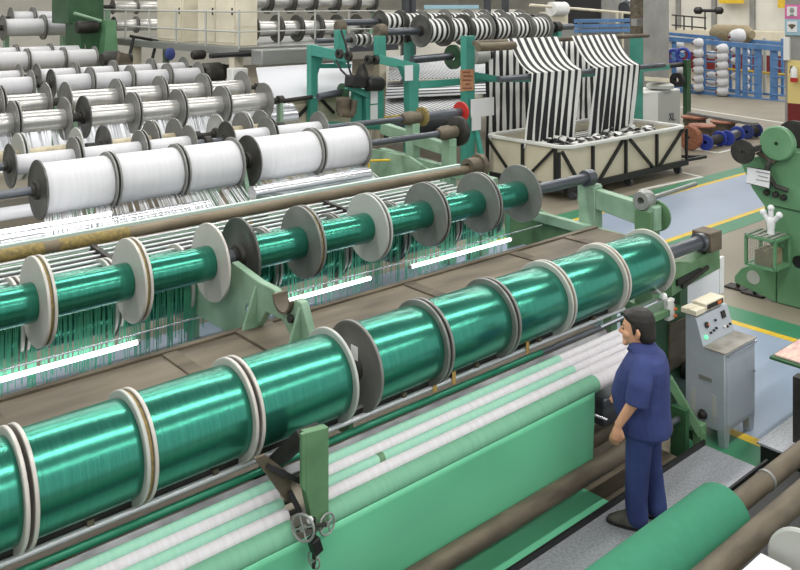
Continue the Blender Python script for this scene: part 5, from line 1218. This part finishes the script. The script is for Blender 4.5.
    sb.add(*loft([(-.035, 0, .755, .200, .226), (-.025, 0, .82, .205, .228), (.0, 0, .92, .22, .225), (.012, 0, 1.04, .230, .222), (-.005, 0, 1.17, .212, .225), (-.028, 0, 1.28, .178, .228), (-.035, 0, 1.345, .148, .205), (-.028, 0, 1.39, .110, .15), (-.012, 0, 1.425, .082, .095)]))
    for s in (1, -1):
        p0, p1, p2 = (-.028, s * .165, 1.315), (-.018, s * .245, 1.20), (.005, s * .278, 1.055)
        sb.add(*limb([(p0, .092), (p1, .094)]))
        sb.tube(L(*p1), L(*p2), .094, 24, .088)
    remesh('shirt', sb, 'navy_shirt', body, .009, 4)
    cb = MB(); cb.add(*loft([(-.022, 0, 1.385, .118, .145), (-.010, 0, 1.415, .112, .122), (.0, 0, 1.445, .096, .10), (.002, 0, 1.462, .086, .088)]))
    cb.add(*limb([((.085, .05, 1.405), .02), ((.10, .03, 1.385), .016)], 10)); cb.add(*limb([((.085, -.05, 1.405), .02), ((.10, -.03, 1.385), .016)], 10))
    remesh('collar', cb, 'navy_shirt', body, .008, 2)
    tb_ = MB()
    tb_.add(*loft([(-.02, 0, .72, .165, .195), (-.015, 0, .80, .168, .20), (-.01, 0, .92, .16, .19)]))
    tb_.add(*limb([((-.005, .10, .80), .112), ((.012, .105, .62), .104), ((.02, .108, .45), .094), ((FL - .01, .11, .22), .088), ((FL - .02, .11, .09), .086)]))
    tb_.add(*limb([((-.04, -.095, .80), .112), ((-.04, -.095, .62), .104), ((-.05, -.095, .45), .092), ((FR + .0, -.10, .22), .088), ((FR - .02, -.10, .09), .086)]))
    remesh('trousers', tb_, 'navy_trousers', body, .009, 4)
    for s, f0 in ((.11, FL), (-.10, FR)):
        b2 = MB(); b2.add(*loft([(f0 + .055, s, .018, .165, .054), (f0 + .055, s, .05, .158, .054), (f0 + .03, s, .090, .115, .05), (f0 - .02, s, .13, .07, .05)], 24))
        so = remesh('shoe', b2, 'shoe', body, .008, 3)
        b3 = MB(); b3.add(*loft([(f0 + .057, s, 0.001, .168, .056), (f0 + .057, s, .024, .170, .058)], 24)); me = b3.mesh('sole', 'sole'); o = bpy.data.objects.new('sole', me); COL.objects.link(o); o.parent = so
    hbm = MB()
    hbm.add(*loft([(hx + a * S, 0, hz + b_ * S, c_ * S, d_ * S) for a, b_, c_, d_ in [(-.05, .045, .055, .066), (-.045, .08, .068, .077), (-.030, .12, .080, .084), (-.012, .155, .096, .087), (-.002, .195, .106, .085), (-.002, .235, .090, .070), (-.006, .262, .05, .045)]], 28, .95))
    for s in (-1, 1): hbm.add(*limb([(H(.03, s * .071, .15), .018), (H(.026, s * .075, .10), .009)], 10))
    hbm.add(*limb([(H(.07, -.035, .215), .032), (H(.085, .01, .212), .034), (H(.07, .04, .21), .03)], 12))
    remesh('hair', hbm, 'hair', body, .007, 2)
    for s in (-1, 1):
        e = MB(); e.ball(L(*H(.103, s * .03, .118)), .010, 10); me = e.mesh('eye', 'sole'); o = bpy.data.objects.new('eye', me); COL.objects.link(o); o.parent = body
        e = MB(); e.add(*limb([(H(.112, s * .014, .147), .006), (H(.104, s * .045, .146), .005)], 8)); me = e.mesh('eyebrow', 'hair'); o = bpy.data.objects.new('eyebrow', me); COL.objects.link(o); o.parent = body
make_person()

# ================================================================== LIGHT
w = bpy.data.worlds.new('world'); SC.world = w; w.use_nodes = True
bg = w.node_tree.nodes['Background']; bg.inputs['Color'].default_value = (.95, .98, 1, 1); bg.inputs['Strength'].default_value = 1.0
def area(x, y, z, sx, sy, power, col=(1, .985, .96)):
    l = bpy.data.lights.new('ceiling_or_fill_lamp', 'AREA'); l.shape = 'RECTANGLE'; l.size = sx; l.size_y = sy; l.energy = power; l.color = col
    o = bpy.data.objects.new('ceiling_or_fill_lamp', l); COL.objects.link(o); o.location = (x, y, z); return o
for yy in (-2.5, 2.6, 8.2, 13, 19, 24, 30):
    area(5, yy, 7.2 if yy < 12 else 9.0, 16, .35, 560)
    if yy > 3: area(24, yy, 9.0, 18, .5, 560)
area(42, 14, 9.2, 14, 10, 1600); area(42, 28, 9.2, 14, 10, 1400); area(14, 40, 9.2, 30, 6, 1500)  # broad overhead fill panels, added to brighten the far background
SC.view_settings.view_transform = 'Standard'; SC.view_settings.look = 'None'
SC.view_settings.exposure = -0.06; SC.view_settings.gamma = 1.0; SC.view_settings.use_curve_mapping = False
